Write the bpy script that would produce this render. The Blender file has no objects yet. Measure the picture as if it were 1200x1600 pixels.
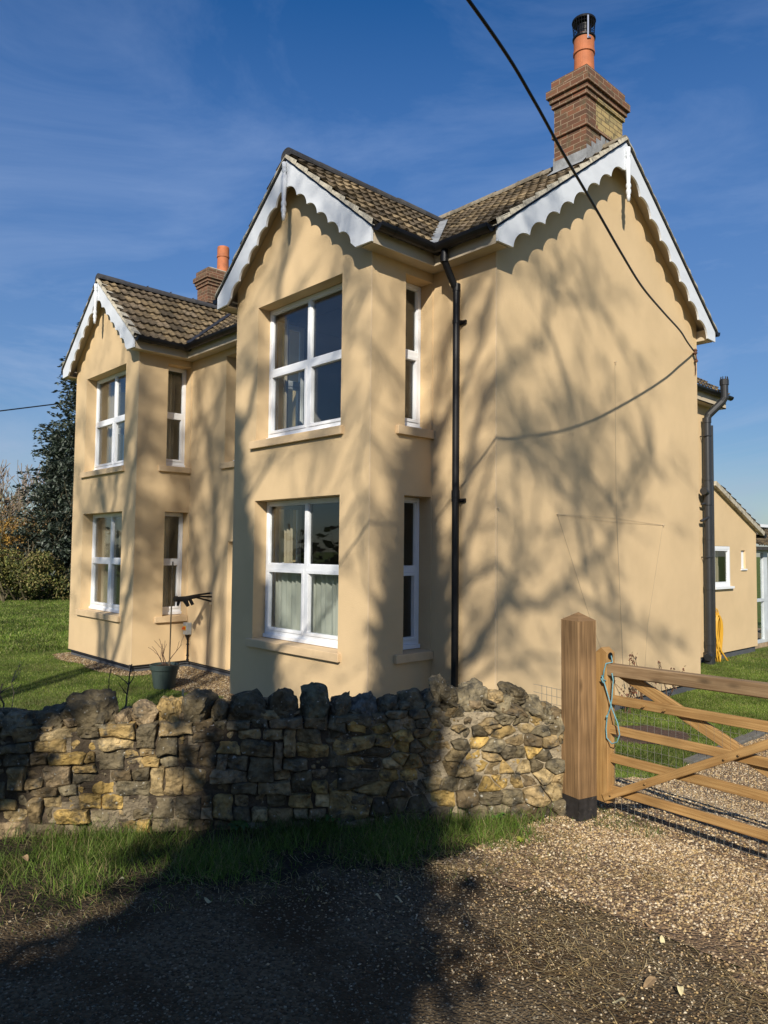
import bpy, math, random
import numpy as np
from mathutils import Vector, Matrix, noise

# ------------------------------------------------------------------ camera, sky, sun, exposure
scene = bpy.context.scene
COL = scene.collection
CAM = Vector((5.3789, -6.7881, 2.0613))
fw = Vector((-0.730261, 0.681147, 0.052513)); rt = Vector((0.682435, 0.73088, 0.009876)); up = Vector((0.031654, -0.043049, 0.998571))
cd = bpy.data.cameras.new('camera'); cam = bpy.data.objects.new('camera', cd); COL.objects.link(cam)
M = Matrix((( rt.x, up.x, -fw.x, CAM.x), (rt.y, up.y, -fw.y, CAM.y), (rt.z, up.z, -fw.z, CAM.z), (0, 0, 0, 1)))
cam.matrix_world = M
cd.sensor_fit = 'VERTICAL'; cd.sensor_height = 36; cd.lens = 1157.29 / 1600 * 36
cd.clip_start = 0.05; cd.clip_end = 3000
scene.camera = cam

SUN = Vector((.545, -.654, .524)).normalized()
elev = math.asin(SUN.z); azim = math.atan2(SUN.x, SUN.y)
sl = bpy.data.lights.new('sun', 'SUN'); sl.energy = 5.0; sl.angle = math.radians(0.53); sl.color = (1.0, 0.92, 0.80)
so = bpy.data.objects.new('sun', sl); COL.objects.link(so)
so.rotation_euler = SUN.to_track_quat('Z', 'Y').to_euler()

w = bpy.data.worlds.new('World'); scene.world = w; w.use_nodes = True
nt = w.node_tree; nt.nodes.clear(); N = nt.nodes.new; Lk = nt.links.new
out = N('ShaderNodeOutputWorld'); bg = N('ShaderNodeBackground'); sky = N('ShaderNodeTexSky')
sky.sky_type = 'NISHITA'; sky.sun_disc = False; sky.sun_elevation = elev; sky.sun_rotation = azim
sky.air_density = 1.0; sky.dust_density = 0.25; sky.ozone_density = 3.0; sky.altitude = 100
tc = N('ShaderNodeTexCoord'); mp = N('ShaderNodeMapping'); mp.inputs['Scale'].default_value = (1.1, 1.6, 4.2); mp.inputs['Rotation'].default_value = (0.25, 0.1, 0.5)
n1 = N('ShaderNodeTexNoise'); n1.inputs['Scale'].default_value = 1.5; n1.inputs['Detail'].default_value = 7; n1.inputs['Roughness'].default_value = .62; n1.inputs['Distortion'].default_value = .7
cr = N('ShaderNodeValToRGB'); cr.color_ramp.elements[0].position = .45; cr.color_ramp.elements[1].position = .70
sx = N('ShaderNodeSeparateXYZ'); mr = N('ShaderNodeMapRange'); mr.inputs['From Min'].default_value = 0.0; mr.inputs['From Max'].default_value = .42; mr.inputs['To Min'].default_value = .8; mr.inputs['To Max'].default_value = .14
mm = N('ShaderNodeMath'); mm.operation = 'MULTIPLY'
mix = N('ShaderNodeMix'); mix.data_type = 'RGBA'; mix.inputs['B'].default_value = (5.4, 6.6, 9.0, 1)
hs = N('ShaderNodeHueSaturation'); hs.inputs['Saturation'].default_value = 1.34; hs.inputs['Hue'].default_value = .508; hs.inputs['Value'].default_value = 1.0
Lk(tc.outputs['Generated'], mp.inputs[0]); Lk(mp.outputs[0], n1.inputs['Vector']); Lk(n1.outputs[0], cr.inputs[0])
Lk(tc.outputs['Generated'], sx.inputs[0]); Lk(sx.outputs['Z'], mr.inputs['Value'])
Lk(cr.outputs[0], mm.inputs[0]); Lk(mr.outputs[0], mm.inputs[1])
Lk(sky.outputs[0], hs.inputs['Color']); Lk(hs.outputs[0], mix.inputs['A']); vl = N('ShaderNodeMapRange'); vl.inputs['From Min'].default_value = .22; vl.inputs['From Max'].default_value = .62; vl.inputs['To Min'].default_value = .17; vl.inputs['To Max'].default_value = .0
ad = N('ShaderNodeMath'); ad.operation = 'ADD'; ad.use_clamp = True; Lk(sx.outputs['Z'], vl.inputs['Value']); Lk(mm.outputs[0], ad.inputs[0]); Lk(vl.outputs[0], ad.inputs[1]); Lk(ad.outputs[0], mix.inputs['Factor'])
hz = N('ShaderNodeMapRange'); hz.inputs['From Min'].default_value = 0.0; hz.inputs['From Max'].default_value = .5; hz.inputs['To Min'].default_value = .66; hz.inputs['To Max'].default_value = 1.22
Lk(sx.outputs['Z'], hz.inputs['Value']); mv = N('ShaderNodeVectorMath'); mv.operation = 'SCALE'; Lk(mix.outputs['Result'], mv.inputs[0]); Lk(hz.outputs[0], mv.inputs['Scale']); Lk(mv.outputs[0], bg.inputs[0]); bg.inputs[1].default_value = 0.078; Lk(bg.outputs[0], out.inputs[0])

scene.view_settings.view_transform = 'Standard'; scene.view_settings.look = 'None'
scene.view_settings.exposure = 0.3; scene.view_settings.gamma = 1.0; scene.view_settings.use_curve_mapping = False
scene.render.engine = 'CYCLES'
scene.cycles.max_bounces = 8; scene.cycles.transparent_max_bounces = 12; scene.cycles.use_denoising = True

random.seed(7); RNG = np.random.default_rng(11)

# ------------------------------------------------------------------ material helper
def mat(name, base=(.5, .5, .5), rough=.8, metal=0.0, attr=None, spec=None, noise_amt=0.0, noise_scale=3.0, c2=None, c2_scale=6.0, c2_pos=(.45, .65),
        bump=0.0, bump_scale=60.0, bump_dist=.01, coord='Object', stretch=(1, 1, 1), detail=6, extra=None):
    m = bpy.data.materials.new(name); m.use_nodes = True
    t = m.node_tree; b = t.nodes['Principled BSDF']; nn = t.nodes.new; lk = t.links.new
    b.inputs['Roughness'].default_value = rough; b.inputs['Metallic'].default_value = metal
    if spec is not None: b.inputs['Specular IOR Level'].default_value = spec
    co = nn('ShaderNodeTexCoord'); mp = nn('ShaderNodeMapping'); mp.inputs['Scale'].default_value = stretch
    lk(co.outputs[coord], mp.inputs[0]); V = mp.outputs[0]
    if attr:
        a = nn('ShaderNodeVertexColor'); a.layer_name = attr; cur = a.outputs['Color']
    else:
        r = nn('ShaderNodeRGB'); r.outputs[0].default_value = (*base, 1); cur = r.outputs[0]
    def ntex(scale, det=6, ro=.55):
        n = nn('ShaderNodeTexNoise'); n.inputs['Scale'].default_value = scale; n.inputs['Detail'].default_value = det; n.inputs['Roughness'].default_value = ro
        lk(V, n.inputs['Vector']); return n.outputs[0]
    if c2:
        ramp = nn('ShaderNodeValToRGB'); ramp.color_ramp.elements[0].position = c2_pos[0]; ramp.color_ramp.elements[1].position = c2_pos[1]
        lk(ntex(c2_scale, 8, .65), ramp.inputs[0])
        mx = nn('ShaderNodeMix'); mx.data_type = 'RGBA'; mx.inputs['B'].default_value = (*c2, 1)
        lk(ramp.outputs[0], mx.inputs['Factor']); lk(cur, mx.inputs['A']); cur = mx.outputs['Result']
    if noise_amt:
        mrn = nn('ShaderNodeMapRange'); mrn.inputs['From Min'].default_value = .3; mrn.inputs['From Max'].default_value = .7
        mrn.inputs['To Min'].default_value = 1 - noise_amt; mrn.inputs['To Max'].default_value = 1 + noise_amt
        lk(ntex(noise_scale, detail), mrn.inputs['Value'])
        h = nn('ShaderNodeHueSaturation'); lk(cur, h.inputs['Color']); lk(mrn.outputs[0], h.inputs['Value']); cur = h.outputs[0]
    if bump:
        bp = nn('ShaderNodeBump'); bp.inputs['Strength'].default_value = bump; bp.inputs['Distance'].default_value = bump_dist
        lk(ntex(bump_scale, 5, .6), bp.inputs['Height']); lk(bp.outputs[0], b.inputs['Normal'])
    if extra: cur = extra(t, cur, V, b) or cur
    lk(cur, b.inputs['Base Color'])
    return m

# ------------------------------------------------------------------ mesh helper
class MB:
    def __init__(s): s.v = []; s.f = []; s.c = []; s.uv = []
    def add(s, vs, fs, col=(.5, .5, .5), uvs=None):
        o = len(s.v); s.v += [tuple(p) for p in vs]
        for k, f in enumerate(fs):
            s.f.append([o + i for i in f]); s.c.append(col)
            s.uv.append(uvs[k] if uvs else [(0, 0)] * len(f))
        return o
    def quad(s, a, b, c, d, col=(.5, .5, .5), uv=None): s.add([a, b, c, d], [[0, 1, 2, 3]], col, [uv] if uv else None)
    def box(s, x0, x1, y0, y1, z0, z1, col=(.5, .5, .5), faces='xXyYzZ'):
        x0, x1 = min(x0, x1), max(x0, x1); y0, y1 = min(y0, y1), max(y0, y1); z0, z1 = min(z0, z1), max(z0, z1)
        vs = [(x, y, z) for z in (z0, z1) for y in (y0, y1) for x in (x0, x1)]
        F = {'x': [0, 4, 6, 2], 'X': [1, 3, 7, 5], 'y': [0, 1, 5, 4], 'Y': [2, 6, 7, 3], 'z': [0, 2, 3, 1], 'Z': [4, 5, 7, 6]}
        fs = [F[k] for k in faces]; uvs = []
        for k in faces:
            q = []
            for i in F[k]:
                x, y, z = vs[i]; q.append({'x': (-y, z), 'X': (y + .113, z), 'y': (x, z), 'Y': (-x, z), 'z': (x, y), 'Z': (x, y)}[k])
            uvs.append(q)
        s.add(vs, fs, col, uvs)
    def beam(s, p0, p1, side, w_, h_, col=(.5, .5, .5), ch=0.0):
        """board from p0 to p1; side = width direction, w_ wide, h_ high; ch = chamfer"""
        p0 = Vector(p0); p1 = Vector(p1); d = (p1 - p0); L = d.length; d.normalize()
        sd = Vector(side); sd = (sd - d * sd.dot(d)).normalized(); u = d.cross(sd).normalized()
        r = random.random() * 20
        a, b = w_ / 2, h_ / 2
        if ch: prof = [(-a + ch, -b), (a - ch, -b), (a, -b + ch), (a, b - ch), (a - ch, b), (-a + ch, b), (-a, b - ch), (-a, -b + ch)]
        else: prof = [(-a, -b), (a, -b), (a, b), (-a, b)]
        n = len(prof); vs = [p0 + sd * x + u * y for x, y in prof] + [p1 + sd * x + u * y for x, y in prof]
        fs = []; uvs = []; acc = 0
        for i in range(n):
            j = (i + 1) % n; l = math.hypot(prof[j][0] - prof[i][0], prof[j][1] - prof[i][1])
            fs.append([i, j, n + j, n + i]); uvs.append([(r, acc), (r, acc + l), (r + L, acc + l), (r + L, acc)]); acc += l
        fs.append(list(range(n))[::-1]); uvs.append([(r + prof[i][0], prof[i][1]) for i in range(n)][::-1])
        fs.append([n + i for i in range(n)]); uvs.append([(r + prof[i][0], prof[i][1]) for i in range(n)])
        s.add(vs, fs, col, uvs)
    def tube(s, pts, rad, n=8, col=(.5, .5, .5), cap=True):
        pts = [Vector(p) for p in pts]
        if not isinstance(rad, (list, tuple)): rad = [rad] * len(pts)
        vs = []; prev = None
        for i, p in enumerate(pts):
            d = (pts[min(i + 1, len(pts) - 1)] - pts[max(i - 1, 0)])
            d = d.normalized() if d.length > 1e-9 else Vector((0, 0, 1))
            if prev is None: a = d.orthogonal().normalized()
            else:
                a = prev - d * prev.dot(d); a = a.normalized() if a.length > 1e-6 else d.orthogonal().normalized()
            prev = a; b = d.cross(a)
            for k in range(n):
                t = 2 * math.pi * k / n; vs.append(p + (a * math.cos(t) + b * math.sin(t)) * rad[i])
        fs = []
        for i in range(len(pts) - 1):
            for k in range(n):
                k2 = (k + 1) % n; fs.append([i * n + k, i * n + k2, (i + 1) * n + k2, (i + 1) * n + k])
        if cap: fs.append(list(range(n))[::-1]); fs.append([(len(pts) - 1) * n + k for k in range(n)])
        s.add(vs, fs, col)
    def lathe(s, base, prof, n=20, col=(.5, .5, .5), axis='z'):
        bx, by, bz = base; vs = []
        for r, z in prof:
            for k in range(n):
                t = 2 * math.pi * k / n
                vs.append((bx + r * math.cos(t), by + r * math.sin(t), bz + z))
        fs = []
        for i in range(len(prof) - 1):
            for k in range(n):
                k2 = (k + 1) % n; fs.append([i * n + k, i * n + k2, (i + 1) * n + k2, (i + 1) * n + k])
        fs.append(list(range(n))[::-1]); fs.append([(len(prof) - 1) * n + k for k in range(n)])
        s.add(vs, fs, col)
    def build(s, name, m, parent=None, smooth=False, bevel=0.0):
        me = bpy.data.meshes.new(name); me.from_pydata(s.v, [], s.f); me.materials.append(m)
        nl = len(me.loops)
        if len(s.f) == len(me.polygons):
            lt = np.array([len(f) for f in s.f]); c = np.ones((nl, 4), dtype=np.float32); c[:, :3] = np.repeat(np.array(s.c, dtype=np.float32), lt, axis=0)
            ca = me.color_attributes.new('col', 'FLOAT_COLOR', 'CORNER'); ca.data.foreach_set('color', c.ravel())
            uvl = me.uv_layers.new(name='UVMap'); uvl.data.foreach_set('uv', np.array([p for q in s.uv for p in q], dtype=np.float32).ravel())
        if smooth: me.polygons.foreach_set('use_smooth', [True] * len(me.polygons))
        o = bpy.data.objects.new(name, me); COL.objects.link(o)
        if parent: o.parent = parent
        if bevel:
            b = o.modifiers.new('bevel', 'BEVEL'); b.width = bevel; b.segments = 2; b.limit_method = 'ANGLE'
        return o

def np_mesh(name, V, F, m, cols=None, smooth=False, parent=None):
    """V (n,3), F (m,k) int, cols per vertex (n,3)"""
    me = bpy.data.meshes.new(name); k = F.shape[1]
    me.vertices.add(len(V)); me.vertices.foreach_set('co', V.astype(np.float32).ravel())
    me.loops.add(F.size); me.loops.foreach_set('vertex_index', F.astype(np.int32).ravel())
    me.polygons.add(len(F)); me.polygons.foreach_set('loop_start', np.arange(0, F.size, k, dtype=np.int32))
    me.update(calc_edges=True)
    if cols is not None:
        c = np.ones((len(V), 4), dtype=np.float32); c[:, :3] = cols
        ca = me.color_attributes.new('col', 'FLOAT_COLOR', 'POINT'); ca.data.foreach_set('color', c.ravel())
    me.materials.append(m)
    if smooth: me.polygons.foreach_set('use_smooth', [True] * len(me.polygons))
    o = bpy.data.objects.new(name, me); COL.objects.link(o)
    if parent: o.parent = parent
    return o

def tag(o, label=None, cat=None, group=None, kind=None):
    if label: o['label'] = label
    if cat: o['category'] = cat
    if group: o['group'] = group
    if kind: o['kind'] = kind
    return o
def empty(name, loc, label, cat, group=None):
    # parts keep world coordinates: the Empty sits at the thing's base and children get an inverse
    o = bpy.data.objects.new(name, None); COL.objects.link(o); o.location = loc; o.empty_display_size = .2
    return tag(o, label, cat, group)
def reparent(o, root):
    o.parent = root; o.matrix_parent_inverse = Matrix.Translation(-Vector(root.location)); return o

# ------------------------------------------------------------------ ground shape
def gz(x, y):
    w1 = (x - 2.74) * -.816 + (y + 2.79) * .578; w2 = (x - 2.914) * .151 + (y + 2.638) * .989
    d = np.maximum(w1, w2); t = np.clip((d - .25) / 2.6, 0, 1)
    return .44 - .57 * t * t * (3 - 2 * t)
def wz(x, y):   # signed distance to wall / gate line, >0 = garden side
    w1 = (x - 2.74) * -.816 + (y + 2.79) * .578; w2 = (x - 2.914) * .151 + (y + 2.638) * .989
    return np.maximum(w1, w2)
AW = np.array([2.74, -2.79]); UW = np.array([-.57776, -.81620]); NW = np.array([.81620, -.57776])  # wall: start, along, towards the road

# ------------------------------------------------------------------ materials
def stucco_extra(t, cur, V, b):
    nn = t.nodes.new; lk = t.links.new
    n = nn('ShaderNodeTexNoise'); n.inputs['Scale'].default_value = 260; n.inputs['Detail'].default_value = 3; lk(V, n.inputs['Vector'])
    n2 = nn('ShaderNodeTexNoise'); n2.inputs['Scale'].default_value = 2.2; n2.inputs['Detail'].default_value = 4; lk(V, n2.inputs['Vector'])
    v = nn('ShaderNodeTexVoronoi'); v.inputs['Scale'].default_value = 150; lk(V, v.inputs['Vector'])
    a = nn('ShaderNodeMath'); a.operation = 'ADD'; lk(n.outputs[0], a.inputs[0]); lk(v.outputs['Distance'], a.inputs[1])
    bp = nn('ShaderNodeBump'); bp.inputs['Strength'].default_value = .55; bp.inputs['Distance'].default_value = .004; lk(a.outputs[0], bp.inputs['Height'])
    bp2 = nn('ShaderNodeBump'); bp2.inputs['Strength'].default_value = .25; bp2.inputs['Distance'].default_value = .03; lk(n2.outputs[0], bp2.inputs['Height']); lk(bp.outputs[0], bp2.inputs['Normal'])
    lk(bp2.outputs[0], b.inputs['Normal'])
M_STUCCO = mat('render_cream', (.635, .472, .272), .93, spec=.15, noise_amt=.075, noise_scale=1.1, extra=stucco_extra)
M_STUCCO2 = mat('sill_cream', (.62, .46, .275), .9, spec=.2, noise_amt=.08, noise_scale=5, bump=.3, bump_scale=120, bump_dist=.003)
M_PLINTH = mat('plinth_grey', (.075, .08, .088), .8, noise_amt=.15, noise_scale=4, bump=.3, bump_scale=80)
M_INSIDE = mat('interior_plaster', (.22, .20, .17), .9)
M_WHITE = mat('white_upvc', (.78, .80, .82), .3, noise_amt=.03, noise_scale=3)
M_BARGE = mat('white_board', (.66, .69, .72), .5, noise_amt=.05, noise_scale=3, stretch=(1, 1, 3), bump=.03, bump_scale=14)
M_SOFFIT = mat('soffit_cream', (.50, .42, .30), .6, noise_amt=.06, noise_scale=4)
M_BLACK = mat('black_plastic', (.008, .008, .009), .42, noise_amt=.1, spec=.3)
M_GREYP = mat('grey_plastic', (.022, .023, .025), .4, noise_amt=.15, noise_scale=8)
M_MORTAR = mat('verge_mortar', (.42, .38, .29), .95, noise_amt=.25, noise_scale=9, c2=(.12, .11, .09), c2_scale=14, c2_pos=(.5, .7), bump=.6, bump_scale=60)
M_LEAD = mat('lead', (.26, .27, .27), .7, metal=.1, noise_amt=.3, noise_scale=9, bump=.4, bump_scale=30)
M_TILE = mat('roof_tiles', attr='col', rough=.92, spec=.2, noise_amt=.35, noise_scale=22, c2=(.055, .045, .028), c2_scale=7, c2_pos=(.47, .66), bump=.6, bump_scale=90, bump_dist=.008)
M_RIDGE = mat('ridge_tiles', attr='col', rough=.85, noise_amt=.3, noise_scale=14, bump=.4, bump_scale=60)
def brick_extra(t, cur, V, b):
    nn = t.nodes.new; lk = t.links.new
    uv = nn('ShaderNodeTexCoord')
    br = nn('ShaderNodeTexBrick'); br.inputs['Scale'].default_value = 1.0; br.inputs['Brick Width'].default_value = .215; br.inputs['Row Height'].default_value = .075
    br.inputs['Mortar Size'].default_value = .0065; br.inputs['Mortar Smooth'].default_value = .25; br.inputs['Bias'].default_value = -.1
    br.inputs['Color1'].default_value = (.18, .075, .038, 1); br.inputs['Color2'].default_value = (.085, .045, .026, 1); br.inputs['Mortar'].default_value = (.30, .22, .14, 1)
    lk(uv.outputs['UV'], br.inputs['Vector'])
    # yellow-brick patch on the face towards the gable
    ob = uv.outputs['Object']; sp = nn('ShaderNodeSeparateXYZ'); lk(ob, sp.inputs[0])
    def rng(sock, lo, hi):
        a = nn('ShaderNodeMath'); a.operation = 'GREATER_THAN'; a.inputs[1].default_value = lo; lk(sock, a.inputs[0])
        c = nn('ShaderNodeMath'); c.operation = 'LESS_THAN'; c.inputs[1].default_value = hi; lk(sock, c.inputs[0])
        d = nn('ShaderNodeMath'); d.operation = 'MULTIPLY'; lk(a.outputs[0], d.inputs[0]); lk(c.outputs[0], d.inputs[1]); return d.outputs[0]
    m1 = nn('ShaderNodeMath'); m1.operation = 'MULTIPLY'; lk(rng(sp.outputs['Y'], 2.42, 9), m1.inputs[0]); lk(rng(sp.outputs['Z'], 8.12, 8.58), m1.inputs[1])
    m2 = nn('ShaderNodeMath'); m2.operation = 'MULTIPLY'; lk(m1.outputs[0], m2.inputs[0]); lk(rng(sp.outputs['X'], -.2, 9), m2.inputs[1])
    n = nn('ShaderNodeTexNoise'); n.inputs['Scale'].default_value = 11; n.inputs['Detail'].default_value = 6; lk(ob, n.inputs['Vector'])
    br2 = nn('ShaderNodeTexBrick')
    for k in ('Scale', 'Brick Width', 'Row Height', 'Mortar Size', 'Mortar Smooth'): br2.inputs[k].default_value = br.inputs[k].default_value
    br2.inputs['Color1'].default_value = (.42, .31, .13, 1); br2.inputs['Color2'].default_value = (.30, .24, .11, 1); br2.inputs['Mortar'].default_value = (.16, .11, .06, 1)
    lk(uv.outputs['UV'], br2.inputs['Vector'])
    mx = nn('ShaderNodeMix'); mx.data_type = 'RGBA'; lk(m2.outputs[0], mx.inputs['Factor']); lk(br.outputs[0], mx.inputs['A']); lk(br2.outputs[0], mx.inputs['B'])
    # soot and lichen, more towards the top
    rp = nn('ShaderNodeValToRGB'); rp.color_ramp.elements[0].position = .5; rp.color_ramp.elements[1].position = .68; lk(n.outputs[0], rp.inputs[0])
    mx2 = nn('ShaderNodeMix'); mx2.data_type = 'RGBA'; mx2.inputs['B'].default_value = (.10, .085, .045, 1)
    f = nn('ShaderNodeMath'); f.operation = 'MULTIPLY'; f.inputs[1].default_value = .75; lk(rp.outputs[0], f.inputs[0]); lk(f.outputs[0], mx2.inputs['Factor']); lk(mx.outputs['Result'], mx2.inputs['A'])
    bp = nn('ShaderNodeBump'); bp.inputs['Strength'].default_value = .8; bp.inputs['Distance'].default_value = .008; bp.invert = True; lk(br.outputs['Fac'], bp.inputs['Height']); lk(bp.outputs[0], b.inputs['Normal'])
    return mx2.outputs['Result']
M_BRICK = mat('old_brick', (.3, .1, .06), .92, extra=brick_extra)
M_TERRA = mat('terracotta', (.42, .135, .05), .75, noise_amt=.18, noise_scale=6, bump=.2, bump_scale=30, c2=(.22, .09, .05), c2_scale=5, c2_pos=(.55, .75))
M_STEEL = mat('steel', (.55, .56, .58), .3, metal=.9)
def glass_mat(name, tint, f0):
    m = bpy.data.materials.new(name); m.use_nodes = True; t = m.node_tree; t.nodes.clear(); nn = t.nodes.new; lk = t.links.new
    o = nn('ShaderNodeOutputMaterial'); g = nn('ShaderNodeBsdfGlossy'); g.inputs['Roughness'].default_value = .01; g.inputs['Color'].default_value = (.95, .97, 1, 1)
    tr = nn('ShaderNodeBsdfTransparent'); tr.inputs[0].default_value = (*tint, 1); fr = nn('ShaderNodeFresnel'); ge = nn('ShaderNodeNewGeometry'); im = nn('ShaderNodeMapRange'); im.inputs['To Min'].default_value = f0; im.inputs['To Max'].default_value = 1 / f0
    lk(ge.outputs['Backfacing'], im.inputs['Value']); lk(im.outputs[0], fr.inputs[0])
    mx = nn('ShaderNodeMixShader'); lk(fr.outputs[0], mx.inputs[0]); lk(tr.outputs[0], mx.inputs[1]); lk(g.outputs[0], mx.inputs[2]); lk(mx.outputs[0], o.inputs[0])
    return m
M_GLASS = glass_mat('window_glass', (.95, .965, .955), 1.55)
def two_sided(name, base, tr=.35, attr=None, rough=.6, noise_amt=0, noise_scale=5):
    m = bpy.data.materials.new(name); m.use_nodes = True; t = m.node_tree; nn = t.nodes.new; lk = t.links.new
    b = t.nodes['Principled BSDF']; b.inputs['Roughness'].default_value = rough; b.inputs['Specular IOR Level'].default_value = .25
    o = t.nodes['Material Output']; tl = nn('ShaderNodeBsdfTranslucent'); mx = nn('ShaderNodeMixShader'); mx.inputs[0].default_value = tr
    if attr: a = nn('ShaderNodeVertexColor'); a.layer_name = attr; c = a.outputs[0]
    else: r = nn('ShaderNodeRGB'); r.outputs[0].default_value = (*base, 1); c = r.outputs[0]
    lk(c, b.inputs['Base Color']); lk(c, tl.inputs[0]); lk(b.outputs[0], mx.inputs[1]); lk(tl.outputs[0], mx.inputs[2]); lk(mx.outputs[0], o.inputs[0])
    return m
M_CURTAIN = two_sided('net_curtain', (.62, .64, .58), .4)
M_DRAPE = two_sided('beige_curtain', (.40, .34, .24), .25)
M_BLADE = two_sided('grass_blades', (.1, .2, .03), .35, attr='col')
M_LEAF = two_sided('foliage', (.1, .2, .03), .25, attr='col')
M_BARK = mat('bark', attr='col', rough=.9, noise_amt=.3, noise_scale=10)
def wood_mat(name, base, dark, scale=1.0):
    def ex(t, cur, V, b):
        nn = t.nodes.new; lk = t.links.new
        uv = nn('ShaderNodeTexCoord'); mp = nn('ShaderNodeMapping'); mp.inputs['Scale'].default_value = (2.2 * scale, 55 * scale, 1); lk(uv.outputs['UV'], mp.inputs[0])
        n = nn('ShaderNodeTexNoise'); n.inputs['Scale'].default_value = 1; n.inputs['Detail'].default_value = 5; n.inputs['Distortion'].default_value = 1.2; lk(mp.outputs[0], n.inputs['Vector'])
        rp = nn('ShaderNodeValToRGB'); rp.color_ramp.elements[0].position = .38; rp.color_ramp.elements[1].position = .68
        rp.color_ramp.elements[0].color = (*dark, 1); rp.color_ramp.elements[1].color = (*base, 1); lk(n.outputs[0], rp.inputs[0])
        # knots
        mp2 = nn('ShaderNodeMapping'); mp2.inputs['Scale'].default_value = (3.2, 9, 1); lk(uv.outputs['UV'], mp2.inputs[0])
        vo = nn('ShaderNodeTexVoronoi'); vo.inputs['Scale'].default_value = 1; lk(mp2.outputs[0], vo.inputs['Vector'])
        r2 = nn('ShaderNodeValToRGB'); r2.color_ramp.elements[0].position = .05; r2.color_ramp.elements[1].position = .17
        r2.color_ramp.elements[0].color = (.35, .35, .35, 1); r2.color_ramp.elements[1].color = (1, 1, 1, 1); lk(vo.outputs['Distance'], r2.inputs[0])
        mu = nn('ShaderNodeMix'); mu.data_type = 'RGBA'; mu.blend_type = 'MULTIPLY'; mu.inputs['Factor'].default_value = .8; lk(rp.outputs[0], mu.inputs['A']); lk(r2.outputs[0], mu.inputs['B'])
        n3 = nn('ShaderNodeTexNoise'); n3.inputs['Scale'].default_value = 4; lk(uv.outputs['Object'], n3.inputs['Vector'])
        h = nn('ShaderNodeHueSaturation'); mr_ = nn('ShaderNodeMapRange'); mr_.inputs['From Min'].default_value = .3; mr_.inputs['From Max'].default_value = .7; mr_.inputs['To Min'].default_value = .8; mr_.inputs['To Max'].default_value = 1.2
        lk(n3.outputs[0], mr_.inputs[0]); lk(mr_.outputs[0], h.inputs['Value']); lk(mu.outputs['Result'], h.inputs['Color'])
        bp = nn('ShaderNodeBump'); bp.inputs['Strength'].default_value = .35; bp.inputs['Distance'].default_value = .003; lk(n.outputs[0], bp.inputs['Height']); lk(bp.outputs[0], b.inputs['Normal'])
        return h.outputs[0]
    return mat(name, base, .72, spec=.3, extra=ex)
M_POST = wood_mat('post_timber', (.28, .17, .078), (.15, .088, .04))
M_GATE = wood_mat('gate_timber', (.43, .262, .10), (.29, .16, .055))
M_RAIL = wood_mat('weathered_rail_timber', (.31, .21, .112), (.20, .125, .062))

def stone_extra(t, cur, V, b):
    nn = t.nodes.new; lk = t.links.new
    n = nn('ShaderNodeTexNoise'); n.inputs['Scale'].default_value = 26; n.inputs['Detail'].default_value = 9; n.inputs['Roughness'].default_value = .7; lk(V, n.inputs['Vector'])
    v = nn('ShaderNodeTexVoronoi'); v.inputs['Scale'].default_value = 42; v.feature = 'F1'; lk(V, v.inputs['Vector'])
    mu = nn('ShaderNodeMath'); mu.operation = 'MULTIPLY_ADD'; mu.inputs[1].default_value = .35; lk(v.outputs['Distance'], mu.inputs[0]); lk(n.outputs[0], mu.inputs[2])
    bp = nn('ShaderNodeBump'); bp.inputs['Strength'].default_value = .9; bp.inputs['Distance'].default_value = .022; lk(mu.outputs[0], bp.inputs['Height']); lk(bp.outputs[0], b.inputs['Normal'])
    # pale lichen spots
    n2 = nn('ShaderNodeTexNoise'); n2.inputs['Scale'].default_value = 38; n2.inputs['Detail'].default_value = 3; lk(V, n2.inputs['Vector'])
    rp = nn('ShaderNodeValToRGB'); rp.color_ramp.elements[0].position = .66; rp.color_ramp.elements[1].position = .72; lk(n2.outputs[0], rp.inputs[0])
    mx = nn('ShaderNodeMix'); mx.data_type = 'RGBA'; mx.inputs['B'].default_value = (.42, .40, .33, 1); lk(rp.outputs[0], mx.inputs['Factor']); lk(cur, mx.inputs['A'])
    return mx.outputs['Result']
M_STONE = mat('rubble_stone', attr='col', rough=.95, spec=.15, noise_amt=.5, noise_scale=16, c2=(.075, .068, .052), c2_scale=11, c2_pos=(.50, .66), extra=stone_extra)
M_WALLMORTAR = mat('wall_mortar', (.46, .38, .26), .97, attr='col', noise_amt=.4, noise_scale=12, bump=1, bump_scale=40, bump_dist=.03)

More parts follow.
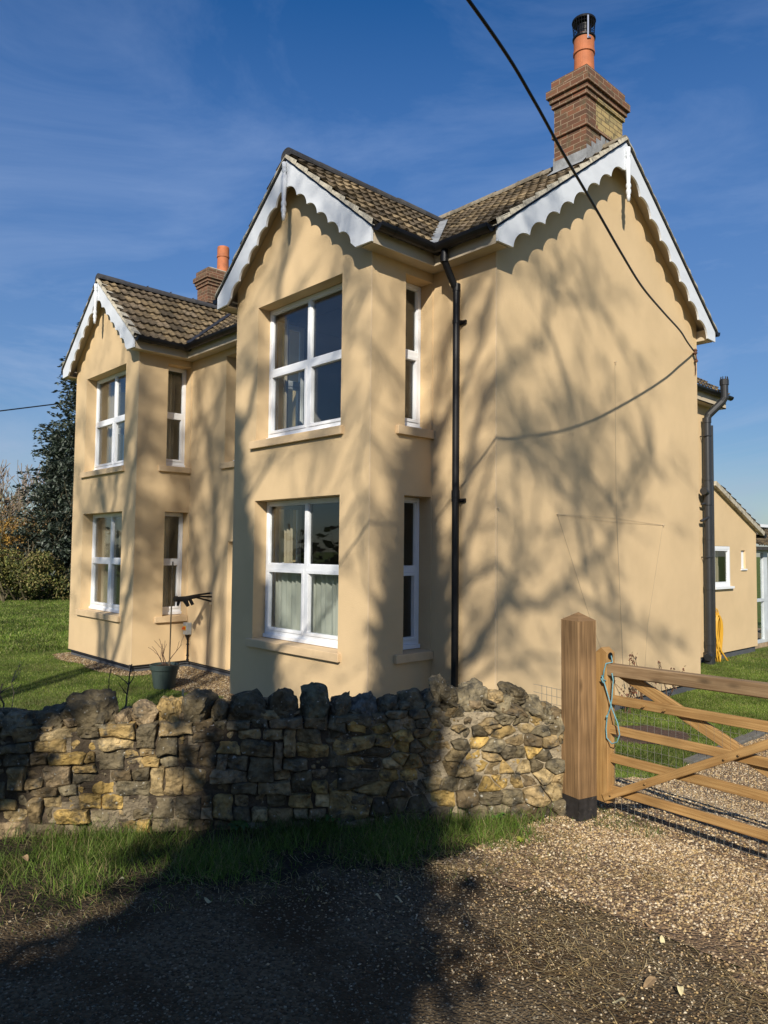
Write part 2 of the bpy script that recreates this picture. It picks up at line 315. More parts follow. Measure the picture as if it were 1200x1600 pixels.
def ground_mat(name, c1, c2, c3, scale, bump, bdist, s2=4.0):
    def ex(t, cur, V, b):
        nn = t.nodes.new; lk = t.links.new
        vo = nn('ShaderNodeTexVoronoi'); vo.inputs['Scale'].default_value = scale; lk(V, vo.inputs['Vector'])
        bw = nn('ShaderNodeSeparateColor'); lk(vo.outputs['Color'], bw.inputs[0])
        rp = nn('ShaderNodeValToRGB'); rp.color_ramp.elements[0].color = (*c1, 1); rp.color_ramp.elements[1].color = (*c2, 1); lk(bw.outputs[0], rp.inputs[0])
        n = nn('ShaderNodeTexNoise'); n.inputs['Scale'].default_value = s2; n.inputs['Detail'].default_value = 8; lk(V, n.inputs['Vector'])
        r2 = nn('ShaderNodeValToRGB'); r2.color_ramp.elements[0].position = .42; r2.color_ramp.elements[1].position = .62; lk(n.outputs[0], r2.inputs[0])
        mx = nn('ShaderNodeMix'); mx.data_type = 'RGBA'; mx.inputs['B'].default_value = (*c3, 1); lk(r2.outputs[0], mx.inputs['Factor']); lk(rp.outputs[0], mx.inputs['A'])
        n3 = nn('ShaderNodeTexNoise'); n3.inputs['Scale'].default_value = 60; n3.inputs['Detail'].default_value = 6; lk(V, n3.inputs['Vector'])
        sm = nn('ShaderNodeMath'); sm.operation = 'SUBTRACT'; lk(n3.outputs[0], sm.inputs[0]); lk(vo.outputs['Distance'], sm.inputs[1])
        bp = nn('ShaderNodeBump'); bp.inputs['Strength'].default_value = bump; bp.inputs['Distance'].default_value = bdist; lk(sm.outputs[0], bp.inputs['Height']); lk(bp.outputs[0], b.inputs['Normal'])
        return mx.outputs['Result']
    return mat(name, c1, .95, spec=.2, extra=ex)
M_ROAD = ground_mat('road_chips', (.060, .042, .022), (.17, .125, .07), (.064, .041, .019), 75, 1.0, .012, 2.2)
M_GRAVEL = ground_mat('gravel_bed', (.30, .20, .11), (.12, .08, .045), (.15, .10, .06), 60, 1.0, .015, 3)
M_SOIL = ground_mat('soil', (.045, .032, .02), (.075, .055, .032), (.03, .022, .014), 50, 1.0, .02, 6)
M_LAWN = ground_mat('lawn_ground', (.07, .11, .014), (.10, .15, .02), (.13, .14, .04), 30, .8, .03, 1.3)
M_PEB = mat('pebble', attr='col', rough=.85, spec=.3, noise_amt=.15, noise_scale=80)

# ------------------------------------------------------------------ ground sheets
def axis(lo, hi, fine_lo, fine_hi, step):
    a = list(np.arange(fine_lo, fine_hi + 1e-6, step)); d = step
    while a[-1] < hi: d *= 1.35; a.append(min(a[-1] + d, hi))
    d = step
    while a[0] > lo: d *= 1.35; a.insert(0, max(a[0] - d, lo))
    return np.array(a)
GX = axis(-700, 700, -13, 8, .12); GY = axis(-700, 700, -9, 13, .12)
XX, YY = np.meshgrid(GX, GY, indexing='ij')
def sheet(name, sel, off, m, kind='structure'):
    Z = gz(XX, YY) + off
    cx = (XX[:-1, :-1] + XX[1:, 1:]) / 2; cy = (YY[:-1, :-1] + YY[1:, 1:]) / 2
    mask = sel(cx, cy); idx = np.arange(XX.size).reshape(XX.shape)
    q = np.stack([idx[:-1, :-1][mask], idx[1:, :-1][mask], idx[1:, 1:][mask], idx[:-1, 1:][mask]], 1)
    used, inv = np.unique(q, return_inverse=True)
    V = np.stack([XX, YY, Z], -1).reshape(-1, 3)[used]
    o = np_mesh(name, V, inv.reshape(-1, 4), m, smooth=True); tag(o, kind=kind); return o
VERGE = [(1.2, -7.0), (1.84, -5.74), (2.0, -5.21), (2.3, -4.62), (2.55, -4.17), (2.78, -3.66), (2.9, -3.25), (2.84, -2.95)]
def verge_x(y):
    ys = np.array([p[1] for p in VERGE]); xs = np.array([p[0] for p in VERGE]); return np.interp(y, ys, xs) + .05 * np.sin(y * 9) + .03 * np.sin(y * 23)
def in_verge(x, y): return (x < verge_x(y)) & (y < -2.9) & (wz(x, y) < .1)
def in_road(x, y): return (wz(x, y) < -.02) & ~in_verge(x, y) & ~in_drive(x, y)
def in_drive(x, y):
    w_ = wz(x, y)
    a = (w_ > -.0) & (x > 1.86 + .03 * np.sin(y * 5)) & (x < 5.6) & (y > -3.0) & (y < 14)
    b = (w_ <= 0) & (x > 2.7) & (y > -3.80 - .1 * np.sin(x * 3) + .0 * x) & (x < 9)
    c = (w_ > -.0) & (w_ < 1.7) & (x > 1.2) & (y > -2.9) & (x < 2.2) & (y < .1)
    return a | b | c
def near_house(x, y):
    p = 1.0537; d = np.full(np.shape(x), 9.0)
    for (x0, x1, y0, y1) in [(-3.98, -1.02, -p, 0), (-10.22, -7.26, -p, 0), (-11.24, 0, 0, 5.33)]:
        dx = np.maximum(np.maximum(x0 - x, x - x1), 0); dy = np.maximum(np.maximum(y0 - y, y - y1), 0); d = np.minimum(d, np.hypot(dx, dy))
    return d
def in_strip(x, y):
    d = near_house(x, y); return ((d < .33 + .05 * np.sin(x * 4 + y * 3)) & (x < -.2) & (y < 2)) | ((x > -7.4) & (x < -3.4) & (y > -1.05 - .2 * np.sin(x * 2)) & (y < 0))
sheet('ground', lambda x, y: x > -1e9, 0, M_LAWN)
sheet('road', in_road, .006, M_ROAD)
sheet('driveway', in_drive, .010, M_GRAVEL)
sheet('gravel_strip', in_strip, .008, M_GRAVEL)
sheet('verge_soil', in_verge, .007, M_SOIL)

# ------------------------------------------------------------------ the house
P_, G_, W_, S_, D_ = 1.0537, 1.0185, 2.9635, 6.2384, 5.326
ZE = 5.60                                     # soffit level
LEN = 2 * G_ + W_ + S_                        # 11.24
ZT = 5.83                                     # tile level at the eave edge
SB = .724                                     # main roof slope
SA = .868                                     # bay roof slope
OE = .215                                     # eave overhang
OV = .197                                     # verge overhang
RB = D_ / 2
house = empty('house', (-LEN / 2, D_ / 2, 0), 'two-storey cream rendered house with twin gabled front bays and tiled roof behind the stone wall', 'house')
hs_ = []
def part(mb, name, m, parent=house, **k):
    o = mb.build(name, m, None, **k); reparent(o, parent); return o

def wall(mb, org, du, L, z0, z1, holes, nrm, depth=.25, jamb_skip=()):
    """vertical wall from org along du, holes = [(u0,u1,za,zb)], reveals go inwards by depth"""
    us = sorted({0, L} | {h[0] for h in holes} | {h[1] for h in holes}); zs = sorted({z0, z1} | {h[2] for h in holes} | {h[3] for h in holes})
    o = Vector(org); d = Vector(du); n = Vector(nrm)
    P = lambda u, z, t=0: o + d * u + Vector((0, 0, z)) - n * t
    for a, b in zip(us, us[1:]):
        for c, e in zip(zs, zs[1:]):
            if any(h[0] <= (a + b) / 2 <= h[1] and h[2] <= (c + e) / 2 <= h[3] for h in holes): continue
            mb.quad(P(a, c), P(b, c), P(b, e), P(a, e))
    for (a, b, c, e) in holes:
        mb.quad(P(a, c), P(a, e), P(a, e, depth), P(a, c, depth)); mb.quad(P(b, e), P(b, c), P(b, c, depth), P(b, e, depth))
        mb.quad(P(a, e), P(b, e), P(b, e, depth), P(a, e, depth)); mb.quad(P(b, c), P(a, c), P(a, c, depth), P(b, c, depth))
HL, HU, SL, SU = 2.742, 5.485, .80, 3.55      # heads and sill tops
XL, XR = .545, 2.405
mb = MB()
for k in (0, 1):
    xr = -G_ - k * S_; xl = xr - W_
    wall(mb, (xl, -P_, 0), (1, 0, 0), W_, 0, ZE + .15, [(W_ - XR, W_ - XL, SL, HL), (W_ - XR, W_ - XL, SU, HU)], (0, -1, 0))
    wall(mb, (xr, -P_, 0), (0, 1, 0), P_, 0, ZE + .15, [(P_ - .487, P_ - .012, SL, HL), (P_ - .487, P_ - .012, SU, HU)], (1, 0, 0))
    wall(mb, (xl, 0, 0), (0, -1, 0), P_, 0, ZE + .15, [(.012, .487, SL, HL), (.012, .487, SU, HU)], (-1, 0, 0))
    # front gable triangle
    zt_ = 7.20; xm = (xl + xr) / 2; zg = zt_ - SA * W_ / 2
    mb.add([(xl, -P_, ZE + .15), (xr, -P_, ZE + .15), (xr, -P_, zg), (xm, -P_, zt_), (xl, -P_, zg)], [[0, 1, 2, 3, 4]])
wall(mb, (-G_, 0, 0), (1, 0, 0), G_, 0, ZE + .15, [], (0, -1, 0))
wall(mb, (-G_ - S_, 0, 0), (1, 0, 0), S_ - W_, 0, ZE + .15, [(1.228, 2.05, SU, HU), (1.40, 2.08, -.0, 2.2)], (0, -1, 0))
wall(mb, (-LEN, 0, 0), (1, 0, 0), G_, 0, ZE + .15, [], (0, -1, 0))
zr_ = 7.86
for x, s in ((0, 1), (-LEN, -1)):
    zg = zr_ - .735 * RB
    vs = [(x, 0, 0), (x, D_, 0), (x, D_, zg), (x, RB, zr_), (x, 0, zg)]
    mb.add(vs, [[0, 1, 2, 3, 4] if s > 0 else [4, 3, 2, 1, 0]])
mb.quad((0, D_, 0), (-LEN, D_, 0), (-LEN, D_, ZE + .3), (0, D_, ZE + .3))
part(mb, 'wall', M_STUCCO)
mb = MB()
for (x, y) in [(0, 0), (-G_, -P_), (-G_ - S_, -P_)]:
    mb.add([(x - .012, y - .0016, .0), (x + .0016, y - .0016, .0), (x + .0016, y + .012, .0), (x - .012, y - .0016, ZE), (x + .0016, y - .0016, ZE), (x + .0016, y + .012, ZE)], [[0, 1, 4, 3], [1, 2, 5, 4]])
    part(mb, 'angle_bead', mat('bead', (.62, .47, .29), .95, spec=.1)); mb = MB()
# plinth, set back 45 mm
mb = MB()
e = .045; Z0 = -.35
def plin(x0, y0, x1, y1): mb.quad((x0, y0, Z0), (x1, y1, Z0), (x1, y1, .0), (x0, y0, .0))
outl = [(-LEN + e, D_ - e), (-LEN + e, e), (-G_ - S_ - W_ + e, e), (-G_ - S_ - W_ + e, -P_ + e), (-G_ - S_ - e, -P_ + e), (-G_ - S_ - e, e), (-G_ - W_ + e, e), (-G_ - W_ + e, -P_ + e), (-G_ - e, -P_ + e), (-G_ - e, e), (-e, e), (-e, D_ - e)]
for a, b in zip(outl, outl[1:] + outl[:1]): plin(*a, *b)
part(mb, 'plinth', M_PLINTH)
# underside of the render, inner floors and partitions
mb = MB()
mb.quad((-LEN + .02, .02, .001), (-.02, .02, .001), (-.02, D_ - .02, .001), (-LEN + .02, D_ - .02, .001))
for k in (0, 1):
    xr = -G_ - k * S_; mb.quad((xr - W_ + .01, -P_ + .01, .002), (xr - .01, -P_ + .01, .002), (xr - .01, .05, .002), (xr - W_ + .01, .05, .002))
    for z in (2.95, ):
        mb.box(xr - W_ + .02, xr - .02, -P_ + .02, 0.02, z, z + .2)
        mb.box(xr - W_ + .02, xr - .02, -P_ + .02, 0.02, ZE + .02, ZE + .05)
mb.box(-LEN + .03, -.03, .03, D_ - .03, 2.95, 3.15); mb.box(-LEN + .03, -.03, .03, D_ - .03, ZE + .02, ZE + .05)
for x in (-4.1, -7.15): mb.box(x - .05, x + .05, .3, D_ - .04, .01, ZE)
mb.box(-LEN + .04, -.04, 3.4, 3.5, .02, ZE + .01)
part(mb, 'interior', M_INSIDE)

# sills
def sill(mb, p0, du, L, n, z, th=.105, out_=.05, in_=.27):
    o = Vector(p0); d = Vector(du); nn_ = Vector(n)
    a = o + nn_ * out_; b = o - nn_ * in_
    vs = []
    for q, zt in ((a, z), (b, z + .012)):
        for u in (0, L): vs += [q + d * u + Vector((0, 0, zt - th)), q + d * u + Vector((0, 0, zt))]
    # 0 aL bot,1 aL top,2 aR bot,3 aR top,4 bL bot,5 bL top,6 bR bot,7 bR top
    mb.add(vs, [[0, 2, 3, 1], [1, 3, 7, 5], [0, 1, 5, 4], [2, 6, 7, 3], [4, 6, 2, 0]])
def window(mbf, mbg, o, du, L, z0, z1, n, ztr, center=True, open_low=True):
    """frame in plane o (outer face), L wide. frame boxes"""
    o = Vector(o); d = Vector(du); nn_ = Vector(n)
    def bar(u0, u1, za, zb, t0=0.0, t1=.06):
        P = lambda u, z, t: o + d * u + Vector((0, 0, z)) - nn_ * t
        vs = [P(u0, za, t0), P(u1, za, t0), P(u1, zb, t0), P(u0, zb, t0), P(u0, za, t1), P(u1, za, t1), P(u1, zb, t1), P(u0, zb, t1)]
        mbf.add(vs, [[0, 1, 2, 3], [1, 5, 6, 2], [0, 3, 7, 4], [3, 2, 6, 7], [0, 4, 5, 1], [5, 4, 7, 6]])
    fr = .052
    bar(0, L, z0, z0 + .05, -.03, .06)                       # sub sill
    zb = z0 + .05
    bar(0, L, zb, zb + fr); bar(0, L, z1 - fr, z1); bar(0, fr, zb + fr, z1 - fr); bar(L - fr, L, zb + fr, z1 - fr)
    ms = [L / 2] if center else []
    for c in ms: bar(c - .032, c + .032, zb + fr, z1 - fr)
    edges = [fr] + sum([[c - .032, c + .032] for c in ms], []) + [L - fr]
    cells = list(zip(edges[::2], edges[1::2]))
    for (a, b) in cells:
        bar(a, b, ztr - .035, ztr + .035)
        # top lights: thin bead; lower lights: casement sash proud
        for (c0, c1, wd, t0) in ((ztr + .035, z1 - fr, .016, .012), (zb + fr, ztr - .035, .042, -.012)):
            t1 = .05
            bar(a + .001, b - .001, c0 + .001, c0 + wd, t0, t1); bar(a + .001, b - .001, c1 - wd, c1 - .001, t0, t1); bar(a + .001, a + wd, c0 + wd, c1 - wd, t0, t1); bar(b - wd, b - .001, c0 + wd, c1 - wd, t0, t1)
            P = lambda u, z, t: o + d * u + Vector((0, 0, z)) - nn_ * t
            for t in (.028, .046):
                mbg.quad(P(a + wd - .004, c0 + wd - .004, t), P(b - wd + .004, c0 + wd - .004, t), P(b - wd + .004, c1 - wd + .004, t), P(a + wd - .004, c1 - wd + .004, t))
def curtain(o, du, L, z0, z1, n, back, m, amp=.025, per=.11, ph=0.0):
    o = Vector(o); d = Vector(du); nn_ = Vector(n); k = max(6, int(L / .012)); vs = []
    for i in range(k + 1):
        u = L * i / k; t = back + amp * math.sin(u / per * 6.28 + ph) + .4 * amp * math.sin(u / per * 2.3 + ph)
        for z in (z0, z1): vs.append(o + d * (u + .02 * math.sin(u * 30) * (z == z0)) - nn_ * (t * (1 if z == z0 else .9)) + Vector((0, 0, z)))
    c = MB(); c.add(vs, [[2 * i, 2 * i + 2, 2 * i + 3, 2 * i + 1] for i in range(k)]); return part(c, 'curtain', m, smooth=True)
def make_window(o, du, L, z0, z1, n, ztr, center=True):
    f = MB(); g = MB(); window(f, g, o, du, L, z0, z1, n, ztr, center)
    F = part(f, 'window', M_WHITE, bevel=.004)
    gg = g.build('pane', M_GLASS); gg.parent = F; return F
msill = []
for k in (0, 1):
    xr = -G_ - k * S_; xl = xr - W_
    for (sz, hz, tr) in ((SL, HL, 1.83), (SU, HU, 4.575)):
        b = MB(); sill(b, (xr - XR - .10, -P_, sz + .035), (1, 0, 0), XR - XL + .16, (0, -1, 0), 0) if False else None
        b = MB(); sill(b, (xr - XR - .10, -P_, 0), (1, 0, 0), XR - XL + .16, (0, -1, 0), sz + .03); part(b, 'window_sill', M_STUCCO2, bevel=.006)
        b = MB(); sill(b, (xr, -.64, 0), (0, 1, 0), .632, (1, 0, 0), sz + .03); part(b, 'window_sill', M_STUCCO2, bevel=.006)
        make_window((xr - XR + .002, -P_ + .2, 0), (1, 0, 0), XR - XL - .004, sz + .045, hz - .004, (0, -1, 0), tr)
        make_window((xr - .2, -.485, 0), (0, 1, 0), .47, sz + .045, hz - .004, (1, 0, 0), tr, False)
        make_window((xl + .2, -.014, 0), (0, -1, 0), .47, sz + .045, hz - .004, (-1, 0, 0), tr, False)
        if sz == SL:
            if k == 0: curtain((xr - XR + .03, -P_ + .3, 0), (1, 0, 0), XR - XL - .06, sz + .1, 1.86, (0, -1, 0), .06, M_CURTAIN)
            else: curtain((xr - XR + .03, -P_ + .3, 0), (1, 0, 0), .9, sz + .1, hz - .1, (0, -1, 0), .1, M_DRAPE, per=.14)
            curtain((xr - XR + .03, -P_ + .34, 0), (1, 0, 0), .22, sz + .1, hz - .1, (0, -1, 0), .16, M_DRAPE)
            curtain((xr - .3, -.5, 0), (0, 1, 0), .3, sz + .1, hz - .1, (1, 0, 0), .1, M_DRAPE)
        else:
            curtain((xr - XR + .03, -P_ + .3, 0), (1, 0, 0), .17 if k == 0 else .5, sz + .1, hz - .1, (0, -1, 0), .12, M_DRAPE, ph=1)
            curtain((xr - XL - .5, -P_ + .3, 0), (1, 0, 0), .16, sz + .1, hz - .75, (0, -1, 0), .1, M_CURTAIN, ph=1)
            curtain((xr - .3, -.5, 0), (0, 1, 0), .22 if k == 0 else .34, sz + .1, hz - .1, (1, 0, 0), .08, M_DRAPE, per=.09)
b = MB(); sill(b, (-6.11, 0, 0), (1, 0, 0), .98, (0, -1, 0), SU + .03); part(b, 'window_sill', M_STUCCO2, bevel=.006)
make_window((-G_ - S_ + 1.23, .2, 0), (1, 0, 0), .818, SU + .045, HU - .004, (0, -1, 0), 4.575, False)
b = MB(); b.box(-5.855, -5.178, .12, .17, -.0, 2.2); part(b, 'door', M_WHITE)

# ---- tiles
TILE_COLS = [(.16, .118, .066), (.115, .085, .05), (.215, .16, .09), (.08, .062, .04), (.15, .115, .075)]
def tiles(mb, org, du, dv, nrm, L, H, gauge=.285, keep=None, dark=1.0, tw=.30):
    o = Vector(org); u = Vector(du).normalized(); v = Vector(dv).normalized(); n = Vector(nrm).normalized()
    rows = int(math.ceil(H / gauge)); cols = int(math.ceil(L / tw)); seg = 12
    prof = []
    for i in range(seg + 1):
        t = (i / seg * 2) % 1.0; prof.append(.026 * max(0, math.cos((t - .0) * 2 * math.pi)) ** .8 if True else 0)
    for r in range(rows):
        v0 = r * gauge; v1 = min((r + 1) * gauge + .02, H)
        for c in range(cols):
            ju = (random.random() - .5) * .006; jn = (random.random() - .5) * .007; jv = (random.random() - .5) * .012; sk = (random.random() - .5) * .008
            x0 = c * tw; x1 = min(x0 + tw, L)
            mid = o + u * (x0 + x1) / 2 + v * (v0 + v1) / 2
            if keep and not keep(mid): continue
            base = random.choice(TILE_COLS); f = random.uniform(.72, 1.25) * dark; col = tuple(q * f for q in base)
            vs = []
            for i in range(seg + 1):
                uu = x0 + (x1 - x0) * i / seg; h = prof[i]
                lift = .043 + jn + sk * (i / seg - .5)
                p0 = o + u * (uu + ju) + v * (v0 + jv)
                vs.append(p0 + n * (h + lift - .028)); vs.append(p0 + n * (h + lift)); vs.append(o + u * (uu + ju) + v * v1 + n * (h + .004 + jn))
            fs = []
            for i in range(seg):
                a = i * 3; b_ = a + 3; fs += [[a, b_, b_ + 1, a + 1], [a + 1, b_ + 1, b_ + 2, a + 2]]
            mb.add(vs, fs, col)
cosB = 1 / math.hypot(1, SB); HB = (RB + OE) / cosB
zmain = lambda y: ZT + SB * (y + OE) if y < RB else ZT + SB * (D_ + OE - y)
RA = 7.30                                                  # bay ridge level
mb = MB()
def keep_front(p):
    for k in (0, 1):
        xm = -G_ - k * S_ - W_ / 2; zb = RA - SA * abs(p.x - xm)
        if abs(p.x - xm) < W_ / 2 + OE and zb > p.z + .22: return False
    return True
tiles(mb, (-LEN - OV - .03, -OE, ZT - .03), (1, 0, 0), (0, cosB, SB * cosB), (0, -SB * cosB, cosB), LEN + 2 * OV + .06, HB, keep=keep_front)
tiles(mb, (OV + .03, D_ + OE, ZT - .03), (-1, 0, 0), (0, -cosB, SB * cosB), (0, SB * cosB, cosB), LEN + 2 * OV + .06, HB)
cosA = 1 / math.hypot(1, SA); halfA = W_ / 2 + OE; HA = (RA - (RA - SA * halfA)) / (SA * cosA); ZA = RA - SA * halfA
def keep_bay(p): return p.z > zmain(max(p.y, -OE)) - .16 or p.y < -OE
for k in (0, 1):
    xm = -G_ - k * S_ - W_ / 2; Lb = P_ + OV + 1.95; dk = 1.0 if k == 0 else .9
    tiles(mb, (xm + halfA, -P_ - OV - .02, ZA - .03), (0, 1, 0), (-cosA, 0, SA * cosA), (SA * cosA, 0, cosA), Lb, HA, keep=keep_bay, dark=dk)
    tiles(mb, (xm - halfA, Lb - P_ - OV - .02, ZA - .03), (0, -1, 0), (cosA, 0, SA * cosA), (-SA * cosA, 0, cosA), Lb, HA, keep=keep_bay, dark=dk)
roof = part(mb, 'roof', M_TILE)
# roof underlay so no light leaks between tiles
mb = MB()
mb.quad((-LEN - OV, -OE, ZT - .05), (OV, -OE, ZT - .05), (OV, RB, ZT - .05 + SB * (RB + OE)), (-LEN - OV, RB, ZT - .05 + SB * (RB + OE)))
mb.quad((OV, D_ + OE, ZT - .05), (-LEN - OV, D_ + OE, ZT - .05), (-LEN - OV, RB, ZT - .05 + SB * (RB + OE)), (OV, RB, ZT - .05 + SB * (RB + OE)))
for k in (0, 1):
    xm = -G_ - k * S_ - W_ / 2; y0 = -P_ - OV; y1 = 1.7
    for s in (1, -1): mb.quad((xm + s * halfA, y0, ZA - .05), (xm + s * halfA, -OE + .05, ZA - .05), (xm, y1, RA - .05), (xm, y0, RA - .05))
ul = mb.build('roof_underlay', M_SOFFIT); ul.parent = roof; ul.matrix_parent_inverse = Matrix.Identity(4)
# ridges
def ridge(p0, p1, cols, seglen=.45, r=.115, ang=False):
    b = MB(); p0 = Vector(p0); p1 = Vector(p1); d = (p1 - p0); L = d.length; d.normalize(); s = Vector((d.y, -d.x, 0)).normalized()
    n = int(L / seglen); 
    for i in range(n):
        a = p0 + d * (L * i / n); c = p0 + d * (L * (i + 1) / n + .01); rr = r + random.uniform(-.004, .006)
        pr = [(math.cos(t), math.sin(t)) for t in np.linspace(math.radians(-12), math.radians(192), 11)]
        col = random.choice(cols); f = random.uniform(.8, 1.2); col = tuple(q * f for q in col); dz = random.uniform(-.006, .006)
        vs = [a + s * x * rr + Vector((0, 0, y * rr * .85 + dz)) for x, y in pr] + [c + s * x * (rr - .006) + Vector((0, 0, y * (rr - .006) * .85 + dz)) for x, y in pr]
        m_ = len(pr); fs = [[j, j + 1, m_ + j + 1, m_ + j] for j in range(m_ - 1)] + [list(range(m_))[::-1], [m_ + j for j in range(m_)]]
        b.add(vs, fs, col)
        if i and i % 1 == 0: b.add([c + s * .02 + Vector((0, 0, rr * .85)), c - s * .02 + Vector((0, 0, rr * .85)), c + d * .03 + Vector((0, 0, rr * .85 + .035)), c - d * .03 + Vector((0, 0, rr * .85 + .012))], [[0, 1, 2], [0, 3, 1], [0, 2, 3], [1, 3, 2]], (.03, .03, .03))
    return b
r1 = ridge((OV + .02, RB, ZT + SB * (RB + OE) - .015), (-LEN - OV, RB, ZT + SB * (RB + OE) - .015), [(.20, .17, .12), (.25, .21, .15)], r=.105)
for k in (0, 1):
    xm = -G_ - k * S_ - W_ / 2
    rk = ridge((xm, -P_ - OV - .02, RA - .03), (xm, 1.78, RA - .03), [(.035, .035, .037), (.05, .048, .045)], r=.115)
    o_ = rk.build('ridge_tiles', M_RIDGE, smooth=False); o_.parent = roof
o_ = r1.build('ridge_tiles', M_RIDGE); o_.parent = roof
# lead valleys
mb = MB()
for k in (0, 1):
    xm = -G_ - k * S_ - W_ / 2
    for s in (1, -1):
        # valley line: from eave corner (xm+s*halfA, -OE) up to where the bay ridge meets the main slope
        ytop = (RA - ZT) / SB - OE; a = Vector((xm + s * (halfA - .02), -OE, ZT + .035)); c = Vector((xm, ytop, RA + .05)); off = Vector((s * .085, .0, .012)); off2 = Vector((-s * .03, -.05, .02))
        if s == 1: mb.quad(a + off, c + off, c + off2, a + off2)
        else: mb.quad(a + off2, c + off2, c + off, a + off)
        o_ = mb.build('valley_lead', M_LEAD if k == 0 else M_GREYP); o_.parent = roof; mb = MB()

# soffits, fascias
def bxp(name, *a): b_ = MB(); b_.box(*a); part(b_, name, M_SOFFIT)
def sof(x0, x1, y0, y1): bxp('soffit', x0, x1, y0, y1, ZE, ZE + .02)
def fas(x0, x1, y0, y1): bxp('fascia', x0, x1, y0, y1, ZE - .012, ZE + .20)
segs = [(-LEN, -G_ - S_ - W_), (-G_ - S_, -G_ - W_), (-G_, 0)]
for i, (a, b) in enumerate(segs):
    x0 = a + (OE if i else 0); x1 = b - (OE if i < 2 else 0)
    if i == 2: x1 = OV - .03
    if i == 0: x0 = -LEN - OV + .03
    sof(a if i else -LEN - OV, b if i < 2 else OV - .03, -OE + .015, .0); fas(x0, x1, -OE - .005, -OE + .015)
for k in (0, 1):
    xr = -G_ - k * S_; xl = xr - W_
    for s, x in ((1, xr), (-1, xl)):
        bxp('soffit', min(x, x + s * (OE - .015)), max(x, x + s * (OE - .015)), -P_ - OV + .03, -OE + .0145, ZE + .0, ZE + .019)
        xa = x + s * (OE - .015); xb = x + s * (OE + .005); bxp('fascia', min(xa, xb), max(xa, xb), -P_ - OV + .03, -OE - .005, ZE - .012, ZE + .20)
mb = MB()
mb.box(-LEN, OV - .03, D_ + .0, D_ + OE, ZE, ZE + .17)
part(mb, 'fascia', M_SOFFIT)
# gable soffit (slanting underside of the verge)
mb = MB()
for s in (1, -1):
    y0 = RB + s * (RB + OE); z0 = 5.60; zt = 7.78
    for x, t in ((0, 1), (-LEN, -1)):
        q = [(x, y0, z0 + .13), (x + t * OV, y0, z0 + .13), (x + t * OV, RB, zt), (x, RB, zt)]; mb = MB(); mb.quad(*q); part(mb, 'verge_soffit', M_SOFFIT)
for k in (0, 1):
    xm = -G_ - k * S_ - W_ / 2
    for s in (1, -1): mb = MB(); mb.quad((xm + s * halfA, -P_ - OV + .01, 5.69), (xm + s * halfA, -P_, 5.69), (xm, -P_, 7.12), (xm, -P_ - OV + .01, 7.12)); part(mb, 'verge_soffit', M_SOFFIT)

# bargeboards
def barge(to3, apex, foot, zb, cusps, tip, arch0):
    """half board outline in (s,z); to3 maps (s,z,t) to world, mirrored by sign"""
    b = MB()
    for sg in (1, -1):
        top = [(0, apex), (foot[0] - .16, apex - (apex - foot[1]) * (foot[0] - .16) / foot[0] * 1.0), foot]
        low = [(foot[0], zb), tip]
        pts = []
        cs = [tip] + cusps[::-1] + [arch0]
        for i, (c0, c1) in enumerate(zip(cs, cs[1:])):
            if i == 0 and math.hypot(c0[0] - c1[0], c0[1] - c1[1]) < .14: pts.append(c1); continue
            L = math.hypot(c1[0] - c0[0], c1[1] - c0[1]); dx, dz = (c1[0] - c0[0]) / L, (c1[1] - c0[1]) / L; nx, nz = (dz, -dx) if (-dx) > 0 else (-dz, dx)
            # asymmetric arch, bulging up into the board
            for j in range(1, 11):
                ph = math.radians(-45 + 9 * j); t = .5 + math.sin(ph) / (2 * math.sin(math.radians(45))); h = (math.cos(ph) - math.cos(math.radians(45))) / (2 * math.sin(math.radians(45))) * L
                pts.append((c0[0] + dx * L * t + nx * h, c0[1] + dz * L * t + nz * h))
        loop = top + low + pts
        # strip between the top edge and the lower outline
        topline = lambda s_: apex + (foot[1] - apex) * (s_ / foot[0])
        lows = [(foot[0], zb), tip] + pts + ([(0, arch0[1] + .02)] if arch0[0] > 0 else [])
        lows = sorted(lows, key=lambda q: -q[0])
        vs = []; 
        for (s_, z) in lows:
            for t in (0, .028): vs.append(to3(sg * s_, z, t)); vs.append(to3(sg * s_, topline(s_), t))
        fs = []
        for i in range(len(lows) - 1):
            a = i * 4; c = a + 4
            fs += [[a, c, c + 1, a + 1], [a + 2, a + 3, c + 3, c + 2], [a, a + 2, c + 2, c], [a + 1, c + 1, c + 3, a + 3]]
        fs.append([0, 1, 3, 2]); b.add(vs, fs)
    return b
def pendant(to3, z0, z1, base, off):
    H = z0 - z1; pr = [(.030, 0), (.030, .10), (.024, .115), (.034, .14), (.024, .17), (.022, .20), (.034, .24), (.036, .36), (.030, .55), (.024, .66), (.034, .69), (.036, .73), (.024, .76), (.034, .80), (.034, .85), (.022, .88), (.026, .90), (.019, 1.0), (.001, 1.0)]
    b = MB(); x, y, _ = base; b.lathe((x, y, 0), [(r * 1.05, z0 - h * H) for r, h in pr][::-1], 16); return b
for k in (0, 1):
    xm = -G_ - k * S_ - W_ / 2; y0 = -P_ - OV - .014
    b = barge(lambda s, z, t: (xm + s, y0 + t, z), 7.20, (1.70, 5.77), 5.60, [(.238 + .2195 * i, 6.65 - .1934 * i) for i in range(6)], (1.42, 5.61), (.0, 6.83))
    bb = part(b, 'bargeboard', M_BARGE)
    pp = pendant(None, 7.16, 6.38, (xm, y0 - .03, 0), 0).build('finial', M_BARGE, smooth=True); pp.parent = bb
